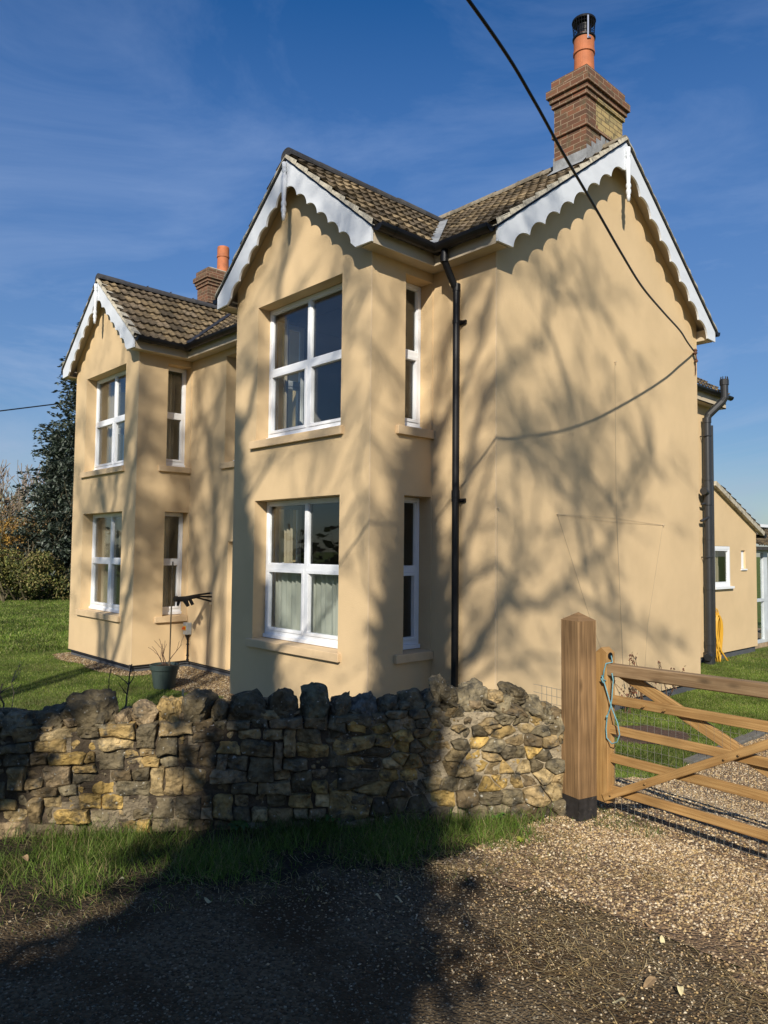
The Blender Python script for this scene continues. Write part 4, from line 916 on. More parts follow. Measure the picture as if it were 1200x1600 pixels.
# rose bushes against the gable
rg = random.Random(9)
def rose(x, y, h, n, label, seed):
    q = random.Random(seed); root = empty('rose_bush', (x, y, -.12), label, 'rose bush'); mb = MB(); tips = []
    for k in range(n): twigs(mb, (x + q.uniform(-.03, .03), y + q.uniform(-.06, .06), -.13), (q.gauss(0, .06), q.gauss(0, .10), 1), h * q.uniform(.7, 1.0), .009, 1, q, nseg=7, spread=.5, col=(.10, .055, .03), kids=(1, 3), tips=tips, minr=.0035)
    part(mb, 'stem', M_BARK, root); mb = MB()
    for p, d in tips:
        for j in range(4):
            c = p + Vector((q.gauss(0, .02), q.gauss(0, .03), q.gauss(0, .03))); a = Vector((q.gauss(0, 1), q.gauss(0, 1), q.gauss(0, 1))).normalized() * .022; b = a.orthogonal().normalized() * .014
            mb.quad(c - a, c - b, c + a, c + b, (.13 * q.uniform(.6, 1.3), .055, .03))
    part(mb, 'foliage', M_LEAF, root)
rose(.16, 3.12, .92, 4, 'tallest rose bush with brown dead leaves against the gable, above the gate rail', 1)
rose(.18, 2.62, .70, 3, 'small sparse rose twig to the left of the tallest rose bush', 2)
rose(.18, 3.80, .68, 2, 'thin rose stem with a drooping brown head near the gable corner', 3)

# ------------------------------------------------------------------ gate post and gate
G0 = Vector((2.914, -2.638, 0)); GD = Vector((.9885, -.1512, 0)).normalized(); GN = Vector((-.1512, -.9885, 0)).normalized()
def gp(s, z, t=0.0): return G0 + GD * s + GN * t + Vector((0, 0, z))
root = empty('gate_post', (2.81, -2.75, .42), 'thick square timber post with pyramid top and black foot beside the stone wall end', 'gate post')
pa = Vector((.975, -.222, 0)).normalized(); pb = Vector((.222, .975, 0)).normalized(); pc = Vector((2.881, -2.837, 0)) - pa * .0765 + pb * .0765
mb = MB(); mb.beam(pc + Vector((0, 0, .585)), pc + Vector((0, 0, 1.645)), pa, .153, .153, ch=.006)
h = .0765; z = 1.645; q = [pc + pa * (a * h) + pb * (b * h) + Vector((0, 0, z)) for a, b in ((-1, -1), (1, -1), (1, 1), (-1, 1))]; ap = pc + Vector((0, 0, z + .05))
for i in range(4): mb.add([q[i], q[(i + 1) % 4], ap], [[0, 1, 2]], uvs=[[(0, 0), (.15, 0), (.1, .1)]])
part(mb, 'post_body', M_POST, root)
mb = MB(); mb.beam(pc + Vector((0, 0, .30)), pc + Vector((0, 0, .584)), pa, .149, .149); part(mb, 'painted_foot', mat('bitumen_paint', (.022, .02, .02), .55, noise_amt=.5, noise_scale=20, c2=(.09, .08, .07), c2_scale=25, c2_pos=(.6, .72)), root)

gate = empty('field_gate', (3.9, -2.78, .54), 'five-bar timber field gate with cross braces and wire netting beside the big post', 'gate')
sl_ = .027
mb = MB(); TT = Vector((0, 0, 1))
mb.beam(gp(.003, .54, -.0375), gp(.003, 1.445, -.0375), GD, .088, .075, ch=.004)
q = [gp(.003 + a * .044, 1.445, -.0375 + b * .0375) for a, b in ((-1, 1), (1, 1), (1, -1), (-1, -1))]; r_ = [gp(.003, 1.478, -.0), gp(.003, 1.478, -.075)]
mb.add(q + r_, [[0, 1, 4], [1, 2, 5, 4], [2, 3, 5], [3, 0, 4, 5]], uvs=[[(0, 0)] * 3, [(0, 0), (.07, 0), (.07, .05), (0, .05)], [(0, 0)] * 3, [(0, 0), (.07, 0), (.07, .05), (0, .05)]])
part(mb, 'stile', M_GATE, gate)
mb = MB(); mb.beam(gp(3.35, .62, -.0375), gp(3.35, 1.56, -.0375), GD, .088, .075, ch=.004); part(mb, 'stile', M_GATE, gate)
mb = MB(); mb.tube([gp(.0475, 1.428, -.03), gp(.0495, 1.428, -.03)], .022, 20); part(mb, 'latch_hole', M_BLACK, gate)
mb = MB(); mb.beam(gp(.047, 1.345, -.035), gp(3.31, 1.345 + sl_ * 3.26, -.035), GN, .07, .074, ch=.006); part(mb, 'rail', M_RAIL, gate)
for zc, hh in ((1.163, .056), (.982, .052), (.810, .054), (.618, .052)):
    mb = MB(); mb.beam(gp(.047, zc, -.036), gp(3.31, zc + sl_ * 3.26, -.036), GN, .022, hh, ch=.003); part(mb, 'rail', M_GATE, gate)
mb = MB(); d0 = gp(.02, .570, -.012); d1 = gp(1.53, 1.372, -.012); mb.beam(d0 + GN * .012, d1 + GN * .012, GN, .022, .046, ch=.003); part(mb, 'brace', M_GATE, gate)
mb = MB(); mb.beam(gp(.10, 1.335, -.062), gp(1.75, .66, -.062), GN, .022, .07, ch=.003); part(mb, 'brace', M_GATE, gate)
# bolts
mb = MB()
for s_, z in ((.30, 1.168), (.62, .835), (.82, .99), (.90, 1.03), (.33, .735), (.085, .605), (.61, .82), (.44, 1.17)):
    mb = MB(); mb.tube([gp(s_, z, .0 if s_ in (.30, .44) else .022), gp(s_, z, -.016 if s_ in (.30, .44) else .026)], .0065, 10); part(mb, 'bolt', M_GATE, gate)
mb = MB(); M_NET = mat('wire_netting', (.30, .29, .25), .5, metal=.5)
s_ = .06
while s_ < 3.3: mb.tube([gp(s_, .495 + sl_ * s_, -.051), gp(s_, 1.175 + sl_ * s_, -.051)], .00125, 3, cap=False); s_ += .047
for k in range(14): mb.tube([gp(.05, .495 + .05 * k, -.0525), gp(1.6, .495 + .05 * k + sl_ * 1.6 + .003 * math.sin(k), -.0525), gp(3.3, .495 + .05 * k + sl_ * 3.3, -.0525)], .00125, 3, cap=False)
part(mb, 'wire_netting', M_NET, gate)
mb = MB(); M_ROPE = mat('blue_rope', (.13, .29, .33), .8, noise_amt=.3, noise_scale=200)
def px2g(u, v, t): return gp((u - 940) * .0048, 1.37 - (v - 1040) * .00387, t)
mb.tube([gp(.055, 1.43, -.03), px2g(955, 1034, -.02), px2g(950, 1036, .01), px2g(947, 1048, .012), px2g(946, 1060, .014)], .004, 6)
mb.tube([px2g(944, 1056, .014), px2g(948, 1060, .028), px2g(944, 1066, .016), px2g(949, 1063, .012), px2g(945, 1060, .03), px2g(948, 1067, .022)], .0055, 6)
mb.tube([px2g(948, 1064, .02), px2g(954, 1085, .018), px2g(960, 1105, .016), px2g(968, 1125, .014), px2g(971, 1142, .014), px2g(967, 1154, .014), px2g(959, 1159, .014), px2g(951, 1152, .014), px2g(950, 1138, .014), px2g(952, 1118, .014), px2g(958, 1102, .018), px2g(959, 1090, .012), px2g(960, 1060, .004), px2g(958, 1050, .004)], .0038, 6)
mb.tube([px2g(952, 1117, .014), px2g(951, 1121, .016)], .007, 6)
o = mb.build('rope_loop', M_ROPE, smooth=True); tag(o, 'knotted loop of pale blue rope hanging from the latch stile of the gate', 'rope')
root = empty('hanging_post', (6.4, -3.2, .42), 'second timber gate post holding the hinges, out of frame', 'gate post')
mb = MB(); mb.beam(gp(3.55, .40, -.04), gp(3.55, 1.66, -.04), GD, .16, .16, ch=.006); part(mb, 'post_body', M_POST, root)

# ------------------------------------------------------------------ the rubble stone wall
OCH = [(.42, .285, .095), (.36, .25, .10), (.40, .30, .15), (.31, .225, .11)]; GRY = [(.175, .142, .082), (.125, .10, .058), (.215, .178, .108), (.15, .122, .074)]; BRN = [(.24, .175, .088), (.19, .14, .075), (.27, .20, .115), (.15, .11, .06)]
def wallp(s, z, t): return (AW[0] + UW[0] * s + NW[0] * t, AW[1] + UW[1] * s + NW[1] * t, z)
rs = random.Random(21)
def clip(poly, px, py, nx, ny):
    out = []
    for i in range(len(poly)):
        a = poly[i]; b = poly[(i + 1) % len(poly)]; da = (a[0] - px) * nx + (a[1] - py) * ny; db = (b[0] - px) * nx + (b[1] - py) * ny
        if da <= 0: out.append(a)
        if (da < 0 < db) or (db < 0 < da): t = da / (da - db); out.append((a[0] + (b[0] - a[0]) * t, a[1] + (b[1] - a[1]) * t))
    return out
KZ = 1.75
seeds = []
z = .395
row = 0
while z < 1.13:
    hgt = rs.choice([.055, .065, .075, .09, .07])
    if z < .55: hgt = rs.uniform(.085, .12)
    s_ = -.1 + rs.uniform(0, .1)
    while s_ < 4.9:
        big = z < .58 and s_ < 1.2
        wd = rs.uniform(.09, .17) if big else rs.choice([.06, .075, .09, .11, .14, .19])
        if s_ < 1.2 and not big: wd *= .85
        seeds.append((s_ + wd / 2, (z + hgt / 2 + rs.gauss(0, .012) + .03 * math.sin(s_ * 2.1 + 1)) * KZ, wd)); s_ += wd
    z += hgt; row += 1
seeds = [q_ for q_ in seeds if q_[0] < 1.25]
mb = MB(); core = MB()
def top_at(s): return float(np.interp(s, [-.05, .1, .4, .8, 1.3, 2.0, 2.6, 3.3, 5], [.97, 1.03, 1.10, 1.11, 1.06, 1.06, 1.04, 1.03, 1.0]))
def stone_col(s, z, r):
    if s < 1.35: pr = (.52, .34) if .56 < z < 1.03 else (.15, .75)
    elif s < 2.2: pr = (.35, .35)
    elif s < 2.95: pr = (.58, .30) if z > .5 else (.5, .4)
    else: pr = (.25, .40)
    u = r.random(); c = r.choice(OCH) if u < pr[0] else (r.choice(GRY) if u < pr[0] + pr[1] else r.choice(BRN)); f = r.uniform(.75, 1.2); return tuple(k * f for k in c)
def add_stone(mb, poly, col, r, dep0, gap, rnd=1):
    if len(poly) < 3: return
    A = sum(poly[i][0] * poly[(i + 1) % len(poly)][1] - poly[(i + 1) % len(poly)][0] * poly[i][1] for i in range(len(poly))) / 2
    if abs(A) < .0008: return
    cx = sum(p[0] for p in poly) / len(poly); cz = sum(p[1] for p in poly) / len(poly)
    # resample
    per = []; L = 0
    for i in range(len(poly)):
        a = poly[i]; b = poly[(i + 1) % len(poly)]; l = math.hypot(b[0] - a[0], b[1] - a[1]); per.append((L, a, b, l)); L += l
    n = 26; pts = []
    for k in range(n):
        d = L * k / n
        for (l0, a, b, l) in per:
            if l0 <= d <= l0 + l + 1e-9: t = (d - l0) / max(l, 1e-9); pts.append([a[0] + (b[0] - a[0]) * t, a[1] + (b[1] - a[1]) * t]); break
        else: pts.append(list(poly[0]))
    n = len(pts)
    for _ in range(rnd): pts = [[(pts[i - 1][0] + 2 * pts[i][0] + pts[(i + 1) % n][0]) / 4, (pts[i - 1][1] + 2 * pts[i][1] + pts[(i + 1) % n][1]) / 4] for i in range(n)]
    sz = math.sqrt(abs(A)); sc = 1 - gap / sz * 1.1; off = r.uniform(0, 50)
    tx, tz = r.gauss(0, .13), r.gauss(0, .16)
    rings = [(1.0, -.07), (1.0, .002), (.985, .015), (.94, .022), (.78, .027), (.52, .029), (.26, .030)]
    vs = []
    for rs_, dd in rings:
        for (x, z) in pts:
            X = cx + (x - cx) * rs_ * sc; Z = cz + (z - cz) * rs_ * sc
            nb = noise.noise(Vector((X * 14, Z * 14, off))) ; nb2 = noise.noise(Vector((X * 38, Z * 38, off + 7)))
            X += (nb * .010 + nb2 * .004) * (dd > -.05); Z += (noise.noise(Vector((X * 16 + 5, Z * 16, off + 3))) * .010 + nb2 * .003) * (dd > -.05)
            dpt = dep0 + dd * (1 if dd < 0 else min(1.3, sz / .09)) + (tx * (X - cx) + tz * (Z - cz)) * (dd > -.01) + (abs(nb) * -.020 + nb2 * .010) * (dd > .005)
            vs.append(wallp(X, Z, dpt))
    nr = len(rings); vs.append(wallp(cx, cz, dep0 + .034)); fs = []
    for i in range(nr - 1):
        for k in range(n): k2 = (k + 1) % n; fs.append([i * n + k, (i + 1) * n + k, (i + 1) * n + k2, i * n + k2])
    for k in range(n): fs.append([(nr - 1) * n + k, nr * n, (nr - 1) * n + (k + 1) % n])
    mb.add(vs, fs, col)
for (sx0, sz0, wd) in seeds:
    if sz0 / KZ > top_at(sx0) + .01: continue
    poly = [(sx0 - .2, sz0 - .25), (sx0 + .2, sz0 - .25), (sx0 + .2, sz0 + .25), (sx0 - .2, sz0 + .25)]
    for (qx, qz, _) in seeds:
        if (qx, qz) == (sx0, sz0) or abs(qx - sx0) > .42 or abs(qz - sz0) > .5: continue
        nx, ny = qx - sx0, qz - sz0; poly = clip(poly, (sx0 + qx) / 2, (sz0 + qz) / 2, nx, ny)
        if len(poly) < 3: break
    if len(poly) < 3: continue
    poly = clip(poly, 0.0, 0, -1, 0)
    poly = [(p[0], p[1] / KZ) for p in poly]
    tpz = top_at(sx0) + .02; poly = clip(poly, 0, tpz, 0, 1)
    if len(poly) < 3: continue
    zc = sum(p[1] for p in poly) / len(poly)
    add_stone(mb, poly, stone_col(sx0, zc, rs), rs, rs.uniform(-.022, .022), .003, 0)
# roughly coursed part of the wall
def bnd(k, s): return .375 + k * .068 + .022 * math.sin(s * 2.3 + k * .35) + .012 * math.sin(s * 5.1 + k * 1.3) + .010 * noise.noise(Vector((s * 4, k * 1.7, 0))) - .035 * (s - 2)* (.2)
NR = 12; taken = {}
for k in range(NR):
    s_ = 1.20 + rs.uniform(0, .04); 
    while s_ < 4.9:
        wd = rs.choice([.06, .08, .10, .12, .15, .20]); 
        if any(a < s_ + .01 < b for a, b in taken.get(k, [])):
            s_ = max(b for a, b in taken[k] if a < s_ + .01 < b); continue
        nx_ = [a for a, b in taken.get(k, []) if a > s_]
        if nx_ and s_ + wd > min(nx_) - .04: wd = min(nx_) - s_
        span = 2 if (rs.random() < .20 and wd <= .15 and k < NR - 1 and not any(a < s_ + wd and b > s_ for a, b in taken.get(k + 1, []))) else 1
        if span == 2: taken.setdefault(k + 1, []).append((s_, s_ + wd))
        e0, e1 = s_, s_ + wd; j_ = lambda a=.008: rs.uniform(-a, a)
        zb0, zb1, zt0_, zt1 = bnd(k, e0), bnd(k, e1), bnd(k + span, e0), bnd(k + span, e1)
        ctop = top_at((e0 + e1) / 2) + .02
        zt0_ = min(zt0_, ctop); zt1 = min(zt1, ctop)
        if min(zt0_ - zb0, zt1 - zb1) > .025:
            c0 = rs.uniform(0, .018); c1 = rs.uniform(0, .018)
            poly = [(e0 + j_(), zb0 + j_(.004)), ((e0 + e1) / 2, (zb0 + zb1) / 2 + j_(.006)), (e1 + j_() - c0, zb1 + j_(.004)), (e1 + j_(), zb1 + c0), (e1 + j_(), zt1 - c1), (e1 - c1 + j_(), zt1 + j_(.004)), ((e0 + e1) / 2, (zt0_ + zt1) / 2 + j_(.006)), (e0 + j_() + c1 * .5, zt0_ + j_(.004)), (e0 + j_(), zt0_ - c0)]
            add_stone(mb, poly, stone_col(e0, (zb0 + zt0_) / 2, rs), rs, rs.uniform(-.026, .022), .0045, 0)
        s_ = e1
swall = empty('stone_wall', tuple(wallp(1.7, .42, -.18)), 'rough rubble boundary wall of ochre and grey stones with jagged boulders on top, along the lane', 'stone wall')
part(mb, 'stonework', M_STONE, swall)
# mortar core, irregular, set behind the stone faces
K = 90; vs = []
for i in range(K + 1):
    s_ = .0 + 4.85 * i / K
    for j in range(14):
        z = .30 + (top_at(s_) - .02 - .30) * j / 13; vs.append(wallp(s_, z, .004 + .012 * noise.noise(Vector((s_ * 9, z * 9, 3)))))
fs = [[i * 14 + j, (i + 1) * 14 + j, (i + 1) * 14 + j + 1, i * 14 + j + 1] for i in range(K) for j in range(13)]
for f_ in fs:
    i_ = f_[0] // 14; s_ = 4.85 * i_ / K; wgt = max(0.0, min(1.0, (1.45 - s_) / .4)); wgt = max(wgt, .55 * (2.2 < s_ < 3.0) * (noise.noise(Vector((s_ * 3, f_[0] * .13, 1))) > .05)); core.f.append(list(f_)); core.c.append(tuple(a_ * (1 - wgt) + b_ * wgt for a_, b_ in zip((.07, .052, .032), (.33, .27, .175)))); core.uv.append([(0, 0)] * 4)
core.v += vs
zb_ = .02
vs = []
for i in range(K + 1): s_ = 4.85 * i / K; z = top_at(s_) - .02; vs += [wallp(s_, z, .0), wallp(s_, z - .01, -.36), wallp(s_, -.2, -.38)]
core.add(vs, [[i * 3, i * 3 + 3, i * 3 + 4, i * 3 + 1] for i in range(K)] + [[i * 3 + 1, i * 3 + 4, i * 3 + 5, i * 3 + 2] for i in range(K)])
core.add([wallp(0, .3, .004), wallp(0, top_at(0) - .02, .0), wallp(0, top_at(0) - .03, -.36), wallp(0, -.2, -.38)], [[0, 1, 2, 3]])
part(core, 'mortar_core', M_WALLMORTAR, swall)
import bmesh
ICO = {}
def ico(sub):
    if sub not in ICO:
        bm = bmesh.new(); bmesh.ops.create_icosphere(bm, subdivisions=sub, radius=1); ICO[sub] = ([v.co.copy() for v in bm.verts], [[v.index for v in f.verts] for f in bm.faces]); bm.free()
    return ICO[sub]
def rock(mb, c, ax, ay, az, sx, sy, sz, seed, col, sub=4, rough=.06, blocky=.8):
    r = random.Random(seed); V_, F_ = ico(sub); pl = []
    for a in (Vector((1, 0, 0)), Vector((0, 1, 0)), Vector((0, 0, 1))):
        for s in (1, -1): pl.append(((a * s + Vector((r.gauss(0, .22), r.gauss(0, .22), r.gauss(0, .22)))).normalized(), r.uniform(.72, .95)))
    for _ in range(13): pl.append((Vector((r.gauss(0, 1), r.gauss(0, 1), r.gauss(0, 1))).normalized(), r.uniform(.70, 1.0)))
    vs = []; o = r.uniform(0, 90)
    for v in V_:
        rad = min([d / max(v.dot(n), 1e-3) for n, d in pl] + [1.25]); p = v * rad
        p = p * (1.06 + rough * (noise.noise(p * 2.2 + Vector((o, 0, 0))) * 1.1 - abs(noise.noise(p * 4.5 + Vector((0, o, 0)))) * 1.7 + noise.noise(p * 14 + Vector((0, 0, o))) * .6))
        vs.append(Vector(c) + ax * (p.x * sx / 2) + ay * (p.y * sy / 2) + az * (p.z * sz / 2))
    mb.add(vs, F_, col)
ua = Vector((UW[0], UW[1], 0)); na = Vector((NW[0], NW[1], 0))
COP = [(3.222, 1.127, 0.984, 0.154), (3.046, 1.134, 0.98, 0.199), (2.828, 1.216, 0.982, 0.311), (2.636, 1.122, 0.999, 0.096), (2.521, 1.167, 1.04, 0.15), (2.384, 1.172, 1.026, 0.154), (2.226, 1.236, 1.03, 0.171), (2.095, 1.16, 1.057, 0.102), (1.93, 1.202, 1.038, 0.244), (1.726, 1.217, 1.023, 0.187), (1.529, 1.248, 1.0, 0.201), (1.375, 1.174, 1.008, 0.142), (1.231, 1.183, 0.986, 0.154), (1.096, 1.18, 1.036, 0.132), (0.951, 1.216, 1.056, 0.172), (0.829, 1.184, 1.061, 0.118), (0.78, 1.302, 1.19, 0.099), (0.728, 1.24, 1.151, 0.131), (0.702, 1.158, 1.066, 0.151), (0.554, 1.237, 1.055, 0.177), (0.431, 1.212, 1.123, 0.101), (0.27, 1.217, 1.124, 0.18), (0.346, 1.176, 1.044, 0.183), (0.18, 1.15, 1.017, 0.188), (0.042, 1.084, 0.928, 0.111),
       (3.40, 1.12, .98, .2), (3.60, 1.14, .98, .22), (3.83, 1.10, .98, .2), (4.05, 1.13, .98, .2), (4.3, 1.12, .98, .22), (4.55, 1.1, .96, .2), (4.75, 1.1, .96, .2)]
ccol = {5: OCH[1], 4: BRN[2], 10: (.15, .135, .08), 12: (.17, .16, .13), 20: OCH[3], 18: OCH[3], 3: BRN[2]}
for i, (s_, zt, zb, wd) in enumerate(COP):
    mb = MB(); c = ccol.get(i, rs.choice(GRY)); tl = rs.uniform(-.25, .25) if i not in (5, 10) else 0
    if i == 2: tl = .22
    ax_ = (ua * math.cos(tl) + Vector((0, 0, 1)) * math.sin(tl)); az_ = (Vector((0, 0, 1)) * math.cos(tl) - ua * math.sin(tl))
    dp = rs.uniform(.20, .30) if i not in (16, 17, 20) else .14
    rock(mb, wallp(s_, (zt + zb) / 2 - .010, .022 - dp / 2), ax_, na, az_, wd * 1.12, dp, (zt - zb) * 1.10 + .03, 100 + i, tuple(k_ * 1.0 for k_ in c), rough=.11)
    part(mb, 'coping_stone', M_STONE, swall)
mb = MB()
for i in range(34):   # small wedges between the boulders on top
    s_ = .02 + i * .138 + rs.uniform(-.03, .03); rock(mb, wallp(s_, top_at(s_) + rs.uniform(.01, .05), -.02 + rs.uniform(-.05, .02)), (ua + Vector((0, 0, rs.uniform(-.5, .5)))).normalized(), na, (Vector((0, 0, 1)) - ua * rs.uniform(-.4, .4)).normalized(), rs.uniform(.07, .13), rs.uniform(.08, .14), rs.uniform(.045, .085), 500 + i, rs.choice(GRY + BRN + OCH[3:]), sub=3, rough=.1)
o_ = part(mb, 'wedge_stones', M_STONE, swall); o_['kind'] = 'stuff'
mb = MB()
for i in range(26):   # rubble fill along the back of the top
    s_ = .05 + i * .185; rock(mb, wallp(s_, top_at(s_) + .0 + rs.uniform(-.03, .03), -.27 + rs.uniform(-.05, .05)), ua, na, Vector((0, 0, 1)), rs.uniform(.16, .26), rs.uniform(.16, .24), rs.uniform(.10, .17), 300 + i, rs.choice(GRY + BRN), sub=3)
o_ = part(mb, 'rubble_fill', M_STONE, swall); o_['kind'] = 'stuff'
# small bit of fence netting between wall and post
mb = MB()
for k in range(5): mb.tube([(2.52 + .045 * k, -2.70 - .01 * k, .5), (2.52 + .045 * k, -2.70 - .01 * k, 1.20)], .0015, 4)
for k in range(5): mb.tube([(2.45, -2.69, 1.195 - .05 * k), (2.72, -2.74, 1.195 - .05 * k)], .0015, 4)
o = mb.build('wire_fence', M_NET); tag(o, 'scrap of wire netting in the gap between the stone wall and the big post', 'netting')

# ------------------------------------------------------------------ grass, gravel, litter
def blades(name, xy, h, wdt, pal, seed, bend=.5, z=None, kind='stuff', lean=None):
    r = np.random.default_rng(seed); n = len(xy); x, y = xy[:, 0], xy[:, 1]; z = gz(x, y) if z is None else z
    a = r.uniform(0, 2 * np.pi, n); ca, sa = np.cos(a), np.sin(a); hh = h[0] + (h[1] - h[0]) * r.random(n) ** 1.5; ww = wdt * r.uniform(.6, 1.3, n)
    b = r.uniform(0, 2 * np.pi, n); bl = hh * bend * r.uniform(.2, 1.3, n); bx, by = np.cos(b) * bl, np.sin(b) * bl
    V = np.zeros((n, 5, 3)); hz = np.sqrt(np.maximum(hh ** 2 - (bl * .8) ** 2, (hh * .3) ** 2))
    for k, (t, wf) in enumerate(((0, 1), (0, -1), (.55, .8), (.55, -.8))):
        V[:, k, 0] = x + ca * ww * wf / 2 + bx * t * t; V[:, k, 1] = y + sa * ww * wf / 2 + by * t * t; V[:, k, 2] = z + hz * t - .004
    V[:, 4, 0] = x + bx; V[:, 4, 1] = y + by; V[:, 4, 2] = z + hz
    i0 = (np.arange(n) * 5)[:, None]; F = np.concatenate([i0 + np.array([[0, 1, 3]]), i0 + np.array([[0, 3, 2]]), i0 + np.array([[2, 3, 4]])], 0)
    p = np.array(pal)[r.integers(0, len(pal), n)] * r.uniform(.6, 1.35, (n, 1)) * (1 + .36 * nz(x, y, 2.3, .7) + .2 * nz(x, y, 9, 2))[:, None]; C_ = np.repeat(p[:, None, :], 5, 1).reshape(-1, 3)
    o = np_mesh(name, V.reshape(-1, 3), F, M_BLADE, C_); tag(o, kind=kind); return o
def nz(x, y, sc, o=0.0): return np.sin(x * sc + 1.3 * np.sin(y * sc * .7 + o) + o) * np.sin(y * sc * 1.1 + 1.7 * np.sin(x * sc * .6 + o * 2))
GP = [(.10, .16, .02), (.13, .19, .028), (.07, .12, .018), (.17, .21, .04), (.24, .25, .09)]
GPV = [(.10, .175, .022), (.135, .21, .03), (.16, .22, .045), (.08, .13, .02), (.26, .22, .10), (.11, .17, .03)]
def sample(n, x0, x1, y0, y1, fn, r):
    P = np.stack([r.uniform(x0, x1, n), r.uniform(y0, y1, n)], 1); return P[fn(P[:, 0], P[:, 1])]
camxy = np.array([CAM.x, CAM.y]); f2 = np.array([fw.x, fw.y]); f2 /= np.linalg.norm(f2); r2 = np.array([f2[1], -f2[0]])
def infov(x, y, m=1.25):
    dx = x - camxy[0]; dy = y - camxy[1]; f_ = dx * f2[0] + dy * f2[1]; s_ = dx * r2[0] + dy * r2[1]; return (f_ > .8) & (np.abs(s_) < f_ * .5186 * m + .3)
R0 = np.random.default_rng(3)
def nz(x, y, sc, o=0.0): return np.sin(x * sc + 1.3 * np.sin(y * sc * .7 + o) + o) * np.sin(y * sc * 1.1 + 1.7 * np.sin(x * sc * .6 + o * 2))
def vf(x, y):
    s_ = (x - AW[0]) * UW[0] + (y - AW[1]) * UW[1]; t = (x - AW[0]) * NW[0] + (y - AW[1]) * NW[1]
    edge = (verge_x(y) - x); return in_verge(x, y) & (t > .0) & ((edge > .12) | (R0.random(len(x)) < .35))
P1 = sample(260000, 0.2, 3.1, -7.4, -2.9, vf, R0)
keep = R0.random(len(P1)) < np.clip(.5 + .6 * nz(P1[:, 0], P1[:, 1], 5), .08, 1); P1 = P1[keep]
s1 = (P1[:, 0] - AW[0]) * UW[0] + (P1[:, 1] - AW[1]) * UW[1]
P1 = P1[(s1 > .28) | (R0.random(len(P1)) < .30)]
blades('verge_grass', P1, (.03, .13), .0034, GPV, 4, 1.25)
tl = sample(60000, 0.2, 3.1, -7.4, -2.9, lambda x, y: in_verge(x, y) & (((x - AW[0]) * NW[0] + (y - AW[1]) * NW[1]) < .16) & (((x - AW[0]) * NW[0] + (y - AW[1]) * NW[1]) > .03), R0)
tl = tl[R0.random(len(tl)) < np.clip(.3 + .7 * nz(tl[:, 0], tl[:, 1], 7, 2), 0, 1)]
blades('tall_grass', tl, (.05, .18), .004, GPV, 5, 1.0)
strag = sample(26000, 1.6, 4.2, -6.6, -2.4, lambda x, y: (wz(x, y) < .1) & ~in_verge(x, y) & (x < verge_x(y) + .28) & (R0.random(len(x)) < .35), R0)
blades('edge_grass', strag, (.015, .06), .0035, GPV + [(.22, .18, .08)] * 4, 6, .9)
wd_ = sample(9000, 2.6, 3.4, -3.1, -2.35, lambda x, y: (np.hypot((x - 3.0) / .33, (y + 2.68) / .16) < 1) & (R0.random(len(x)) < .5), R0)
blades('weed_grass', wd_, (.01, .06), .004, GPV, 7, .9)
def lawnf(x, y): return (wz(x, y) > .35) & ~in_drive(x, y) & ~in_strip(x, y) & (near_house(x, y) > .02) & infov(x, y) & ~((y > 5.3) & (x < WX))
L1 = sample(420000, -14, 2.2, -8, 3, lambda x, y: lawnf(x, y) & (x < -1), R0)
blades('lawn_grass', L1, (.02, .05), .007, GP, 8, .8)
L2 = sample(330000, -1.3, 1.95, -1.4, 8, lambda x, y: lawnf(x, y) & (x > -1.3) & ~((np.hypot((x - .95) / .45, (y - 1.75) / .55) < 1)), R0)
blades('lawn_grass', L2, (.02, .05), .006, GP, 9, .8)
L3 = sample(160000, -14, 2, 6, 22, lambda x, y: lawnf(x, y), R0)
blades('lawn_grass', L3, (.03, .06), .010, GP, 10, .8)
L4 = sample(700000, -50, -11, -14, 16, lambda x, y: infov(x, y, 1.1) & (wz(x, y) > .3), R0)
blades('lawn_grass', L4, (.04, .09), .022, GP, 11, .8)

def pebbles(name, xy, r0, r1, pal, seed, dz=.0, flat=.6, z=None):
    r = np.random.default_rng(seed); n = len(xy); base = np.array([[1, 0, 0], [-1, 0, 0], [0, 1, 0], [0, -1, 0], [0, 0, 1], [0, 0, -1]], float)
    rad = r0 + (r1 - r0) * r.random(n) ** 1.8; V = base[None] * (1 + r.uniform(-.35, .35, (n, 6, 1))) + r.uniform(-.28, .28, (n, 6, 3))
    V *= rad[:, None, None]; V[:, :, 0] *= r.uniform(.8, 1.4, (n, 1)); V[:, :, 2] *= flat * r.uniform(.7, 1.3, (n, 1))
    a = r.uniform(0, 6.28, n); c, s = np.cos(a)[:, None], np.sin(a)[:, None]; x = V[:, :, 0] * c - V[:, :, 1] * s; y = V[:, :, 0] * s + V[:, :, 1] * c
    tt = r.normal(0, .3, (n, 1)); zz = V[:, :, 2] + x * tt
    Z = gz(xy[:, 0], xy[:, 1]) + .008 + rad * .25 + dz
    W = np.stack([x + xy[:, :1], y + xy[:, 1:], zz + Z[:, None]], -1)
    f = np.array([[0, 2, 4], [2, 1, 4], [1, 3, 4], [3, 0, 4], [2, 0, 5], [1, 2, 5], [3, 1, 5], [0, 3, 5]])
    F = ((np.arange(n) * 6)[:, None, None] + f[None]).reshape(-1, 3); p = np.array(pal)[r.integers(0, len(pal), n)] * r.uniform(.72, 1.12, (n, 1))
    o = np_mesh(name, W.reshape(-1, 3), F, M_PEB, np.repeat(p, 6, 0)); tag(o, kind='stuff'); return o
PG = [(.47, .34, .17), (.39, .27, .12), (.56, .43, .25), (.30, .20, .10), (.62, .52, .36), (.20, .13, .075), (.42, .31, .19), (.14, .10, .07)]
PR = [(.16, .135, .092), (.20, .165, .11), (.10, .082, .055), (.25, .21, .14), (.15, .11, .06), (.28, .23, .15), (.06, .048, .03)]
